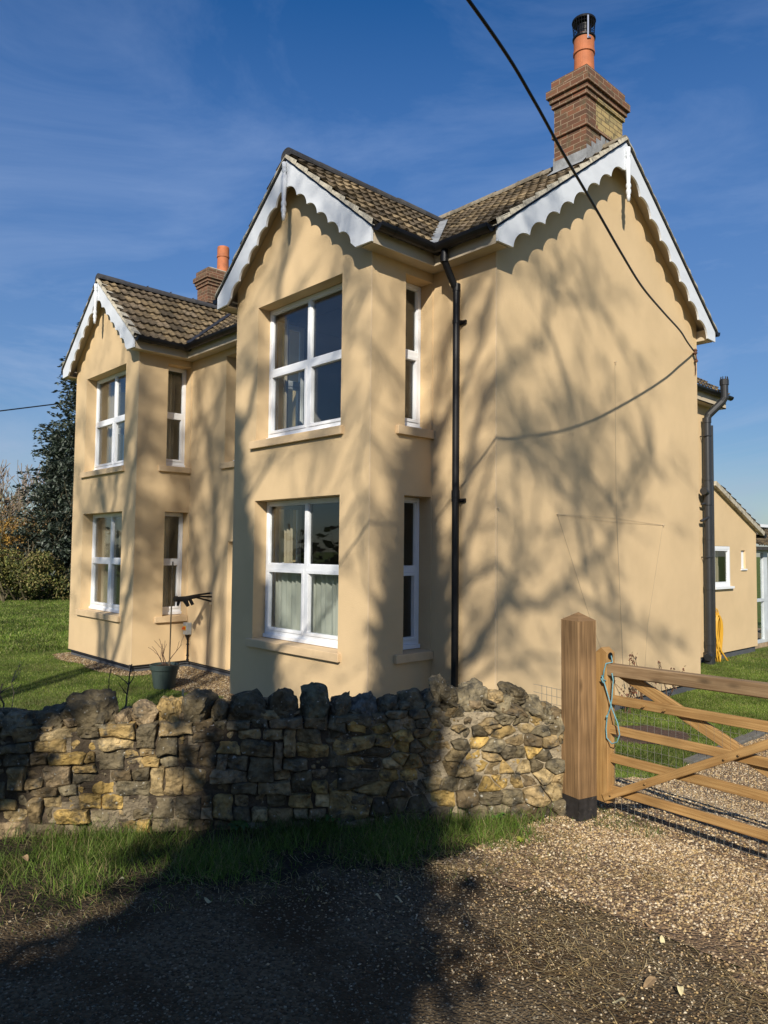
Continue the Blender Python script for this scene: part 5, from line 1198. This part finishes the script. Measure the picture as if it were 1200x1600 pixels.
dr = lambda x, y: in_drive(x, y) & infov(x, y)
g1 = sample(130000, 2.3, 5.2, -4.0, -2.2, lambda x, y: dr(x, y) & (wz(x, y) < .05), R0)
edge = np.clip((g1[:, 1] + 3.80) / .75, 0, 1); g1 = g1[R0.random(len(g1)) < .12 + .88 * np.clip(edge + .35 * nz(g1[:, 0], g1[:, 1], 6, .5) * (edge < 1), 0, 1)]
pebbles('gravel', g1, .0032, .0105, PG, 20)
g2 = sample(90000, 1.3, 5.0, -2.7, 3.2, lambda x, y: dr(x, y) & (wz(x, y) > .0), R0)
pebbles('gravel', g2, .006, .012, PG, 21)
g3 = sample(42000, -11, -.3, -2.1, .4, lambda x, y: in_strip(x, y) & infov(x, y), R0)
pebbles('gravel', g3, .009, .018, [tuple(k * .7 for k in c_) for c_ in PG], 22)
g4 = sample(60000, 1.6, 5.2, -6.6, -3.2, lambda x, y: in_road(x, y) & infov(x, y), R0)
pebbles('road_chippings', g4, .003, .0075, PR, 23, dz=-.004, flat=.5)
g5 = sample(16000, 2.2, 5.2, -5.4, -3.5, lambda x, y: in_road(x, y) & infov(x, y) & (R0.random(len(x)) < np.clip(1.0 + (y + 3.8) * 1.1 + .3 * nz(x, y, 5), .02, 1)), R0)
pebbles('loose_gravel', g5, .003, .0075, PG, 24)

def straws(name, n, region, seed, L=(.03, .13), pal=((.50, .38, .17), (.38, .27, .12), (.58, .46, .24), (.25, .17, .08)), w_=.0022):
    r = np.random.default_rng(seed); P = region(r, n); n = len(P); a = r.normal(.2, .7, n) if True else 0; l = r.uniform(*L, n); k = 5
    V = np.zeros((n, k, 2, 3)); cur = r.normal(0, .32, n) * l
    for i in range(k):
        t = i / (k - 1) - .5; x = P[:, 0] + np.cos(a) * l * t - np.sin(a) * cur * t * t; y = P[:, 1] + np.sin(a) * l * t + np.cos(a) * cur * t * t
        z = gz(x, y) + .017 + .01 * np.abs(np.sin(P[:, 0] * 50)) + t * r.normal(0, .008, n) * 0 + .008 * np.sin(t * 5 + P[:, 1] * 60)
        for j, sgn in enumerate((-1, 1)): V[:, i, j] = np.stack([x - np.sin(a) * w_ * sgn / 2, y + np.cos(a) * w_ * sgn / 2, z], -1)
    i0 = (np.arange(n) * k * 2)[:, None]; F = np.concatenate([i0 + np.array([[2 * i, 2 * i + 2, 2 * i + 3, 2 * i + 1]]) for i in range(k - 1)], 0)
    c = np.array(pal)[r.integers(0, len(pal), n)] * r.uniform(.6, 1.2, (n, 1)); o = np_mesh(name, V.reshape(-1, 3), F, M_BLADE, np.repeat(c, k * 2, 0)); tag(o, kind='stuff'); return o
def reg1(r, n):
    P = np.stack([r.uniform(2.6, 5.2, n), r.uniform(-4.6, -3.0, n)], 1); ok = (R0.random(n) < np.clip(.05 + 1.1 * nz(P[:, 0], P[:, 1], 4.2, 1.0) + .35 * (P[:, 0] > 3.5), .03, 1)) & (wz(P[:, 0], P[:, 1]) < -.25); return P[ok]
straws('straw', 4600, reg1, 31, (.03, .15))
def reg2(r, n):
    P = np.stack([r.uniform(1.6, 3.4, n), r.uniform(-6.2, -3.0, n)], 1); e_ = P[:, 0] - verge_x(P[:, 1]); return P[(e_ > -.25) & (e_ < .25)]
straws('dry_stalks', 2600, reg2, 32, (.02, .10))
# dry leaves, each one a thing
M_DRY = mat('dry_leaf', (.30, .20, .10), .8, noise_amt=.4, noise_scale=40)
M_DRY2 = mat('pale_leaf', (.46, .40, .22), .8, noise_amt=.3, noise_scale=40)
def leaf(x, y, size, a, m, label, z=None):
    mb = MB(); z = float(gz(np.array(x), np.array(y))) + .03 if z is None else z; n = 9; L = []; r = random.Random(int(x * 1000))
    for i in range(n):
        t = i / (n - 1); wv = math.sin(math.pi * t) ** .7 * size * .33; px_ = (t - .5) * size
        for s in (-1, 0, 1): L.append((x + math.cos(a) * px_ - math.sin(a) * wv * s, y + math.sin(a) * px_ + math.cos(a) * wv * s, z + abs(s) * .25 * wv + .012 * math.sin(t * 4 + x * 9)))
    fs = []
    for i in range(n - 1):
        for j in range(2): q = i * 3 + j; fs.append([q, q + 3, q + 4, q + 1])
    mb.add(L, fs); o = mb.build('dry_leaf', m); tag(o, label, 'leaf', 'dry leaves on the verge and lane'); return o
def on_z(u, v, z=.44):
    d = fw + rt * ((u - 600) / 1157.29) - up * ((v - 800) / 1157.29); t = (z - CAM.z) / d.z; return CAM + d * t
for (u, v, sz, m, lab) in [(38, 1353, .05, M_DRY, 'russet leaf caught in the sunlit verge grass at the far left'), (32, 1424, .045, M_DRY2, 'pale leaf at the lit edge of the verge on the left'), (760, 1352, .055, M_DRY2, 'large yellowish leaf on the verge edge below the wall'), (750, 1364, .05, M_DRY, 'russet brown leaf just below the large yellowish leaf'),
      (967, 1567, .05, M_DRY2, 'pale tan leaf lying alone on the lane near the bottom edge'), (1016, 1538, .06, M_DRY, 'brown leaf with a stalk among the straw at lower right'), (1063, 1550, .035, M_DRY2, 'small pale leaf right of the brown stalked leaf'), (1014, 1445, .035, M_DRY, 'little tan leaf on the gravel among straw'), (623, 1407, .04, M_DRY2, 'small pale leaf on the shaded verge edge near the middle'), (590, 1404, .035, M_DRY2, 'small pale leaf beside another on the shaded verge edge, left one of two'), (325, 1408, .04, M_DRY2, 'pale leaf on the shaded verge in the left third'), (187, 1388, .04, M_DRY2, 'pale leaf in the verge right of the sunlit patch'), (1035, 1470, .03, M_DRY2, 'tiny pale leaf on the straw-strewn gravel')]:
    p = on_z(u, v, .465); leaf(p.x, p.y, sz, random.uniform(0, 3), m, lab, .47 + (.03 if v < 1400 and u < 700 else 0))
# broad-leaved weeds (dock) at the wall foot
def weed(u, v, r_, n, label, pal=(.06, .13, .03)):
    p = on_z(u, v, .45); mb = MB(); q = random.Random(u)
    for k in range(n):
        a = k * 2.4 + q.uniform(-.3, .3); L = r_ * q.uniform(.6, 1.1); c = tuple(x * q.uniform(.7, 1.4) for x in pal); V_ = []
        for i in range(6):
            t = i / 5; wv = math.sin(math.pi * min(t * .92 + .06, 1)) * L * .28; d = L * t; zz = .45 + .5 * L * math.sin(t * 2.4) + .01
            for s in (-1, 0, 1): V_.append((p.x + math.cos(a) * d - math.sin(a) * wv * s, p.y + math.sin(a) * d + math.cos(a) * wv * s, zz + abs(s) * wv * .3))
        mb.add(V_, [[i * 3 + j, i * 3 + 3 + j, i * 3 + 4 + j, i * 3 + 1 + j] for i in range(5) for j in range(2)], c)
    o = mb.build('weed', M_LEAF); tag(o, label, 'weed', 'broad-leaved weeds at the wall foot')
weed(372, 1300, .09, 9, 'broad-leaved dock in deep shade at the wall foot, left of two'); weed(522, 1286, .10, 11, 'broad-leaved dock in deep shade at the wall foot, right of two')
weed(812, 1318, .035, 7, 'tiny bright yellow-green weed on the verge end', (.30, .32, .04)); weed(905, 1274, .045, 8, 'small green weed growing against the foot of the big post', (.07, .14, .04)); weed(775, 1282, .06, 12, 'leafy green weed in sun at the wall foot', (.09, .17, .04))
# soil patch on the right lawn
mb = MB(); n = 40; vs = [(.95, 1.75, -.105)]
for k in range(n): a = k / n * 6.283; rr = 1 + .15 * math.sin(a * 3) + .1 * math.sin(a * 7); vs.append((.95 + .42 * rr * math.cos(a), 1.75 + .5 * rr * math.sin(a), -.122))
mb.add(vs, [[0, k + 1, (k + 1) % n + 1] for k in range(n)]); o = mb.build('soil_bed', mat('bare_soil', (.075, .04, .025), .95, noise_amt=.5, noise_scale=20, bump=1, bump_scale=40, bump_dist=.04)); tag(o, kind='structure')
# stone edging at the drive
M_EDGE = mat('edging_stone', (.11, .105, .09), .9, noise_amt=.3, noise_scale=12, bump=.5, bump_scale=40)
for k in range(5):
    mb = MB(); y = .9 + k * .52; x = 1.83 + .015 * math.sin(k * 3); mb.beam((x, y, -.115), (x + .01 * math.cos(k), y + .49, -.115), (1, 0, 0), .13, .07, ch=.012)
    o = mb.build('edging_stone', M_EDGE, bevel=.006); tag(o, 'grey kerb-like edging stone between lawn and gravel drive inside the gate', 'edging stone', 'edging stones along the drive')

# ------------------------------------------------------------------ vegetation far left
def leaves(mb, c, rad, n, size, pal, q, sq=(1, 1, 1)):
    for _ in range(n):
        v = Vector((q.gauss(0, 1), q.gauss(0, 1), q.gauss(0, 1))).normalized() * rad * q.random() ** .45; p = Vector(c) + Vector((v.x * sq[0], v.y * sq[1], v.z * sq[2]))
        a = Vector((q.gauss(0, 1), q.gauss(0, 1), q.gauss(0, .8))).normalized(); b = a.orthogonal().normalized(); s_ = size * q.uniform(.6, 1.3); cc = q.choice(pal); f = q.uniform(.65, 1.35)
        mb.quad(p - a * s_, p - b * s_ * .5, p + a * s_, p + b * s_ * .5, tuple(k * f for k in cc))
def spruce(x, y, H, R, label, seed):
    q = random.Random(seed); root = empty('spruce_tree', (x, y, -.13), label, 'tree', 'trees and shrubs beyond the lawn'); mb = MB(); mb.tube([(x, y, -.13), (x, y, H)], [.22, .03], 8, (.07, .05, .04)); part(mb, 'trunk', M_BARK, root)
    mb = MB(); pal = [(.055, .075, .05), (.085, .11, .085), (.035, .05, .03), (.15, .17, .14)]; z = .5
    while z < H - .2:
        f = 1 - (z / H); rr = R * (f ** .75) * (.85 + .3 * q.random()); nb = int(7 + 9 * f)
        for k in range(nb):
            a = q.uniform(0, 6.283); L = rr * q.uniform(.55, 1.15); tip = Vector((x + L * math.cos(a), y + L * math.sin(a), z + L * .02 - .12 * L + q.uniform(-.1, .25)))
            st = Vector((x, y, z + .15)); m_ = int(5 + L * 7)
            for i in range(m_):
                t = (i + 1) / m_; p = st.lerp(tip, t) + Vector((q.gauss(0, .12), q.gauss(0, .12), q.gauss(0, .07) - .15 * t * t * 0)); dr_ = (tip - st).normalized(); s_ = q.uniform(.07, .14)
                for _ in range(4):
                    p = p + Vector((q.gauss(0, .05), q.gauss(0, .05), q.gauss(0, .05))); dd = (dr_ + Vector((q.gauss(0, .6), q.gauss(0, .6), q.gauss(0, .5)))).normalized(); b = dd.orthogonal().normalized(); c = q.choice(pal); fz = q.uniform(.6, 1.3)
                    mb.quad(p - dd * s_, p - b * s_ * .35, p + dd * s_, p + b * s_ * .35, tuple(k_ * fz for k_ in c))
        z += .17
    part(mb, 'crown', M_LEAF, root)
spruce(-28.3, 6.15, 12.6, 3.5, 'tall blue-green spruce rising beside the left wall of the house', 3)
spruce(-29.6, 5.35, 7.0, 2.2, 'lower blue-green spruce to the left of the tall spruce', 4)
spruce(-31.5, 7.2, 7.0, 2.6, 'dark spruce mostly hidden behind the tall spruce', 6)
def bare_tree(x, y, H, label, seed, col=(.26, .215, .165), spread=.6, depth=4, L0=.42, kids=(4, 6)):
    q = random.Random(seed); root = empty('bare_tree', (x, y, -.13), label, 'tree', 'trees and shrubs beyond the lawn'); mb = MB(); 
    twigs(mb, (x, y, -.13), (q.gauss(0, .05), q.gauss(0, .05), 1), H * L0, .12, depth, q, nseg=4, spread=spread, col=col, up=.35, kids=kids, sides=3, minr=.020); part(mb, 'trunk', M_BARK, root)
bare_tree(-34.5, 3.0, 8.2, 'tall pale bare tree with fine twigs at the left frame edge', 1)
bare_tree(-35.5, 5.2, 8.0, 'pale bare twiggy tree in the middle of the far tree line', 2, (.23, .19, .15))
bare_tree(-33, 6.0, 7.4, 'brownish bare tree just left of the spruces', 3, (.21, .16, .12)); bare_tree(-33.8, 1.8, 7.2, 'bare brown tree mostly cut off by the left frame edge', 5, (.21, .17, .13)); bare_tree(-36.5, 4.0, 7.6, 'bare grey tree behind the other bare trees', 8, (.22, .18, .15))
def shrub(x, y, H, R, pal, label, seed, n=1500, size=.058, name='shrub'):
    q = random.Random(seed); root = empty(name, (x, y, -.13), label, 'shrub', 'trees and shrubs beyond the lawn'); mb = MB()
    for k in range(7): twigs(mb, (x + q.gauss(0, R * .2), y + q.gauss(0, R * .2), -.13), (q.gauss(0, .4), q.gauss(0, .4), 1), H * .6, .035, 2, q, col=(.11, .09, .05), kids=(2, 4), sides=3, minr=.01)
    part(mb, 'stem', M_BARK, root); mb = MB()
    for k in range(9): leaves(mb, (x + q.gauss(0, R * .45), y + q.gauss(0, R * .45), H * q.uniform(.25, .72)), R * .55, n // 5, size, pal, q, (1, 1, .8))
    part(mb, 'foliage', M_LEAF, root)
shrub(-30.5, 3.0, 5.2, 1.7, [(.38, .22, .045), (.46, .29, .06), (.28, .16, .04)], 'golden-leaved shrub at the left edge in front of the bare trees', 1, 3600)
shrub(-27.0, 2.5, 2.9, 1.4, [(.15, .16, .04), (.20, .18, .06), (.07, .09, .03)], 'low olive-green bush at the lawn edge on the far left', 2, 3400)
shrub(-27.2, 4.1, 1.7, 1.3, [(.13, .14, .04), (.18, .15, .06), (.06, .08, .03)], 'low olive bush between the far-left bush and the spruce', 3, 3000)
shrub(-29.4, 4.1, 5.6, 1.9, [(.19, .115, .05), (.10, .095, .04), (.24, .15, .07), (.13, .12, .05)], 'brownish shrub behind the low olive bushes', 4, 2600)
shrub(-26.6, 5.6, 1.5, 1.2, [(.05, .07, .025), (.08, .10, .03), (.10, .09, .04)], 'dark low bush under the tall spruce by the house corner', 7, 2200)
shrub(-26.8, 3.35, 2.3, 1.0, [(.17, .17, .05), (.10, .12, .03), (.22, .18, .07)], 'small yellow-green rounded bush between two olive bushes on the far lawn edge', 12, 1500)
shrub(-29.5, 1.2, 3.2, 1.6, [(.07, .09, .03), (.09, .08, .035), (.05, .06, .02)], 'dark bush beyond the left frame edge', 8, 2200)
rg = random.Random(77)
for k in range(16):   # more trees closing the horizon outside the frame
    a = math.radians(118 + k * 17 + rg.uniform(-4, 4))
mb = MB(); q = random.Random(5)
for k in range(60):
    a = 2.62 + 4.3 * k / 60; R = 52 + q.uniform(-3, 4); leaves(mb, (R * math.cos(a) - 2, R * math.sin(a), 1.6), 3.2, 130, .5, [(.04, .055, .025), (.07, .06, .035), (.09, .07, .05)], q, (1, 1, .8))
o = mb.build('distant_hedge', M_LEAF); tag(o, kind='stuff')

# ------------------------------------------------------------------ bare, ivy-clad trees behind the camera; they cast the shadows
AZ = Vector((SUN.x, SUN.y, 0)).normalized(); LT = Vector((-AZ.y, AZ.x, 0)); TAN = SUN.z / math.hypot(SUN.x, SUN.y)
def SP(lat, h10, R):      # lateral offset, height on a plane 10 m sunwards of the lens, true plane R
    p = Vector((CAM.x, CAM.y, 0)) + AZ * R + LT * lat; return Vector((p.x, p.y, h10 - (10 - R) * TAN))
LT = Vector((.768, .64, 0)).normalized()
IVY = [(.03, .06, .018), (.045, .075, .025), (.02, .045, .015)]
def limb(mb, pts, rad, R, q, tw=5, jit=.5, depth=2, tl=1.0, tr=.28, rk=.58):
    P = []; n = len(pts); dR = 0
    for i, (a, b) in enumerate(pts):
        dR += q.gauss(0, jit) * .5; P.append(SP(a, b, R + dR))
    rad = (rad[0] * rk, rad[1] * rk); rr = [rad[0] + (rad[1] - rad[0]) * i / (n - 1) for i in range(n)]; F = []; FR = []
    for i in range(n - 1):
        for j in range(4): F.append(P[i].lerp(P[i + 1], j / 4) + Vector((q.gauss(0, .03), q.gauss(0, .03), q.gauss(0, .03))) * (j > 0)); FR.append(rr[i] + (rr[i + 1] - rr[i]) * j / 4)
    F.append(P[-1]); FR.append(rr[-1]); mb.tube(F, FR, 7, (.09, .075, .06), cap=False)
    for k in range(int(tw * 1.5)):
        i = q.randint(1, len(F) - 2); d = (F[i + 1] - F[i - 1]).normalized()
        s_ = Vector((q.gauss(0, 1), q.gauss(0, 1), q.gauss(0, .6))).normalized(); twigs(mb, F[i], (d * .7 + s_ * .9).normalized(), tl * q.uniform(.5, 1.2), max(FR[i] * tr, .010), depth, q, nseg=4, spread=.6, col=(.09, .075, .06), up=.12, kids=(2, 4), sides=3, minr=.0045)
def ivy(mb, mbc, pts, rads, R, q, dens=240, size=.07, core=.72):
    P = [SP(a, b, R) for a, b in pts]
    mbc.tube([p for p in P], [r * core for r in rads], 10, (.06, .05, .04))
    for i in range(len(P) - 1):
        L = (P[i + 1] - P[i]).length; n = int(dens * L * (rads[i] + rads[i + 1])); d = (P[i + 1] - P[i]).normalized(); a_ = d.orthogonal().normalized(); b_ = d.cross(a_)
        for _ in range(n):
            t = q.random(); r_ = (rads[i] + (rads[i + 1] - rads[i]) * t) * (q.uniform(.68, 1.0) + .1 * math.sin(t * 9 + i)); an = q.uniform(0, 6.283); p = P[i].lerp(P[i + 1], t) + (a_ * math.cos(an) + b_ * math.sin(an)) * r_
            a = Vector((q.gauss(0, 1), q.gauss(0, 1), q.gauss(0, 1))).normalized(); b = a.orthogonal().normalized(); s_ = size * q.uniform(.6, 1.3); f = q.uniform(.7, 1.3); c = q.choice(IVY)
            mb.quad(p - a * s_, p - b * s_ * .6, p + a * s_, p + b * s_ * .6, tuple(k * f for k in c))
q = random.Random(12); R1 = 4.6
t1 = empty('ivy_clad_tree', tuple(SP(-.95, (10 - R1) * TAN + .44, R1)), 'large bare tree with an ivy-covered forked trunk beside the lane, behind the photographer', 'tree', 'roadside trees')
lv = MB(); tk = MB()
ivy(lv, tk, [(-.90, 3.6), (-.90, 6), (-.90, 8.0), (-.90, 9.3), (-.80, 10.0), (-.74, 10.8)], [.98, 1.0, 1.0, .92, .80, .45], R1, q)
ivy(lv, tk, [(-1.2, 10.2), (-2.1, 11.0), (-3.0, 11.2)], [.4, .5, .6], R1, q)
ivy(lv, tk, [(-3.1, 9.42), (-3.05, 9.9), (-2.95, 11.3)], [.90, .98, .7], R1, q); ivy(lv, tk, [(-4.6, 9.3), (-4.4, 11.3)], [1.0, .8], R1, q)
for h_ in (7.78, 6.9, 6.0, 5.0): ivy(lv, tk, [(-6.5, h_), (-4.2, h_), (-2.9, h_ + .05), (-1.6, h_ + .08)], [.62, .62, .62, .55] if h_ > 7 else [.75] * 4, R1, q, 200)
part(tk, 'trunk', M_BARK, t1); part(lv, 'ivy', M_LEAF, t1)
R4 = 5.6; t4 = empty('ivy_forked_tree', tuple(SP(-.95, .44, R4))[:2] + (.44,), 'tall bare tree with ivy on its forked stems, farther behind the photographer', 'tree', 'roadside trees')
lv = MB(); tk = MB()
ivy(lv, tk, [(-.9, 1.5), (-.9, 6), (-.9, 9.5), (-.85, 11.0), (-.72, 12.0), (-.70, 13.3), (-.76, 14.6), (-.6, 15.6)], [.6, .6, .6, .6, .60, .45, .32, .16], R4, q)
ivy(lv, tk, [(-1.35, 10.5), (-2.1, 11.2), (-2.9, 11.7), (-3.12, 12.6), (-3.3, 14.0), (-3.5, 15.3), (-3.55, 16.6)], [.45, .5, .65, .62, .44, .30, .14], R4, q)
def add_limbs(tk, items, R, q, **k):
    for pts, r0, r1, tw in items: limb(tk, pts, (r0, r1), R, q, tw, **k)
add_limbs(tk, [
 ([(-.5, 11.6), (-.35, 12.18), (0, 12.62), (.37, 13.08), (.82, 13.33), (1.09, 13.72), (1.38, 14.14), (1.79, 14.75), (2.0, 15.45), (2.2, 16.16), (2.63, 17.03)], .13, .03, 16),
 ([(-.6, 12.6), (-.43, 13.1), (-.04, 13.39), (.41, 13.37), (.74, 13.8), (1.1, 14.6)], .07, .02, 7),
 ([(-.6, 12.3), (-.47, 12.81), (-.35, 13.54), (-.2, 14.39), (-.01, 15.2), (.25, 15.62), (.65, 16.34), (.85, 16.87), (.99, 17.62), (1.3, 18.4)], .12, .03, 18),
 ([(-.4, 12.9), (-.16, 13.6), (.14, 14.57), (.33, 14.93), (.65, 15.07), (.78, 14.79), (.65, 14.13), (.41, 13.41)], .07, .02, 8),
 ([(1.79, 14.75), (1.95, 15.2), (2.37, 16.03), (2.63, 16.63), (2.66, 17.25)], .06, .02, 6),
 ([(1.97, 15.43), (1.59, 15.55), (1.19, 15.47), (.83, 15.39)], .06, .02, 6),
 ([(1.09, 13.73), (1.58, 13.86), (2.35, 14.01), (2.99, 13.97)], .06, .015, 7),
 ([(.85, 16.87), (1.1, 16.56), (1.29, 16.23), (.92, 15.38)], .055, .02, 8),
 ([(-.7, 14.6), (-.53, 15.23), (-.05, 16.01), (.21, 16.73), (.1, 17.13), (.3, 18)], .09, .03, 12),
 ([(-.55, 15.6), (-.45, 16.31), (-.13, 16.94), (.0, 18)], .06, .02, 8), ([(.95, 17.4), (1.5, 17.93), (1.93, 18.13)], .05, .015, 7),
 ([(-1.0, 11.9), (-1.15, 12.48), (-1.02, 13.32), (-.82, 14.24), (-.61, 15.06), (-.36, 15.6)], .10, .04, 6),
 ([(-2.62, 15.6), (-2.62, 16.05), (-2.3, 16.5), (-2.0, 16.77), (-1.7, 17.6)], .05, .02, 7), ([(-3.5, 15.8), (-3.45, 16.15), (-3.11, 16.75), (-2.77, 17.39), (-2.61, 18.15), (-2.5, 19)], .12, .06, 14), ([(-3.45, 15), (-2.9, 15.4), (-2.3, 15.6), (-1.8, 16.4), (-1.5, 17.6)], .05, .02, 14), ([(-3.5, 16.4), (-3.9, 17.2), (-4.0, 18.4)], .05, .02, 9), ([(-2.9, 12.2), (-2.4, 14.0), (-2.0, 15.0), (-1.7, 15.8)], .035, .015, 10),
 ([(-1.1, 12.6), (-1.38, 13.6), (-1.40, 14.6), (-1.2, 15.4), (-1.04, 16.2), (-.95, 16.9), (-.9, 18)], .04, .015, 12), ([(-2.9, 12.3), (-2.55, 12.77), (-2.13, 13.09), (-1.66, 13.9), (-1.39, 14.13)], .06, .02, 5),
 ([(-.3, 12.0), (.3, 12.3), (.9, 12.75), (1.5, 13.0), (2.1, 13.6)], .05, .015, 6), ([(.37, 13.08), (.5, 14.0), (.45, 15.0), (.6, 15.8)], .05, .015, 8), ([(1.38, 14.14), (1.3, 15.0), (1.6, 16.2), (1.9, 17.2)], .05, .015, 10)], R4, q, tl=.8, depth=3)
part(tk, 'trunk', M_BARK, t4); part(lv, 'ivy', M_LEAF, t4)
q = random.Random(31); R2 = 4.5
t2 = empty('bare_tree', tuple(SP(-7.1, (10 - R2) * TAN + .44, R2)), 'slender two-stemmed bare tree beside the lane, behind the photographer and to the left', 'tree', 'roadside trees'); tk = MB()
add_limbs(tk, [([(-6.8, 3.2), (-6.84, 9), (-6.86, 12.5), (-6.87, 14.27), (-6.92, 15.12), (-7.0, 16.4), (-7.17, 17.68), (-7.45, 18.6), (-7.6, 20)], .11, .04, 12), ([(-6.9, 9), (-7.08, 12.5), (-7.1, 14.3), (-7.12, 15.5), (-6.95, 16.6), (-6.71, 17.41), (-6.59, 19.26), (-6.52, 20)], .09, .03, 12),
 ([(-7.17, 17.2), (-7.29, 17.75), (-7.7, 18.76), (-8.01, 19.75)], .05, .02, 8), ([(-6.9, 15.0), (-6.5, 15.4), (-6.2, 16.24), (-6.0, 17.4), (-5.96, 18.23)], .06, .02, 8), ([(-6.6, 15.2), (-6.09, 15.1), (-6.02, 16.54), (-6.32, 17.88)], .05, .02, 6), ([(-6.9, 13.5), (-6.4, 14.6), (-6.1, 15.4), (-5.8, 16.2), (-5.5, 17.2)], .07, .04, 14), ([(-6.95, 15.6), (-6.4, 16.6), (-6.1, 17.4), (-5.9, 18.4)], .07, .04, 14), ([(-7.0, 16), (-7.5, 16.6), (-7.9, 17.6), (-8.2, 18.8)], .05, .02, 14), ([(-6.7, 17.4), (-6.3, 18.2), (-6.0, 19)], .05, .02, 10)], R2, q, tl=1.0, depth=3, rk=1.0)
part(tk, 'trunk', M_BARK, t2)
R3 = 7.0; q = random.Random(41); t3 = empty('bare_tree', tuple(SP(-4.75, (10 - R3) * TAN + .44, R3)), 'tall forking bare tree beside the lane, behind the photographer', 'tree', 'roadside trees'); tk = MB()
add_limbs(tk, [([(-4.8, 3.2), (-4.76, 9), (-4.74, 12.5), (-4.73, 14.02), (-4.69, 15.24), (-4.65, 16.71), (-4.86, 17.99), (-5.17, 19.14), (-5.3, 20)], .13, .04, 14), ([(-4.65, 16.3), (-4.6, 17.0), (-4.4, 17.69), (-4.33, 18.32), (-4.2, 19.4)], .07, .02, 10), ([(-4.5, 12), (-4.4, 13.9), (-4.37, 15.43), (-4.26, 16.27), (-4.1, 17.4)], .07, .03, 8),
 ([(-4.9, 13.6), (-5.42, 15.15), (-5.63, 15.71), (-6.0, 16.24)], .05, .02, 5), ([(-5.0, 16), (-5.41, 17.06), (-5.67, 17.56), (-5.96, 18.23)], .05, .02, 5), ([(-4.7, 14.8), (-5.1, 15.6), (-5.3, 16.6), (-5.4, 17.8)], .06, .03, 14), ([(-4.6, 15.4), (-4.2, 16.2), (-4.0, 17.2), (-3.9, 18.6)], .06, .03, 12), ([(-4.9, 17.9), (-4.6, 18.6), (-4.5, 19.6)], .05, .02, 10)], R3, q, tl=1.0, depth=3, rk=1.0)
part(tk, 'trunk', M_BARK, t3)
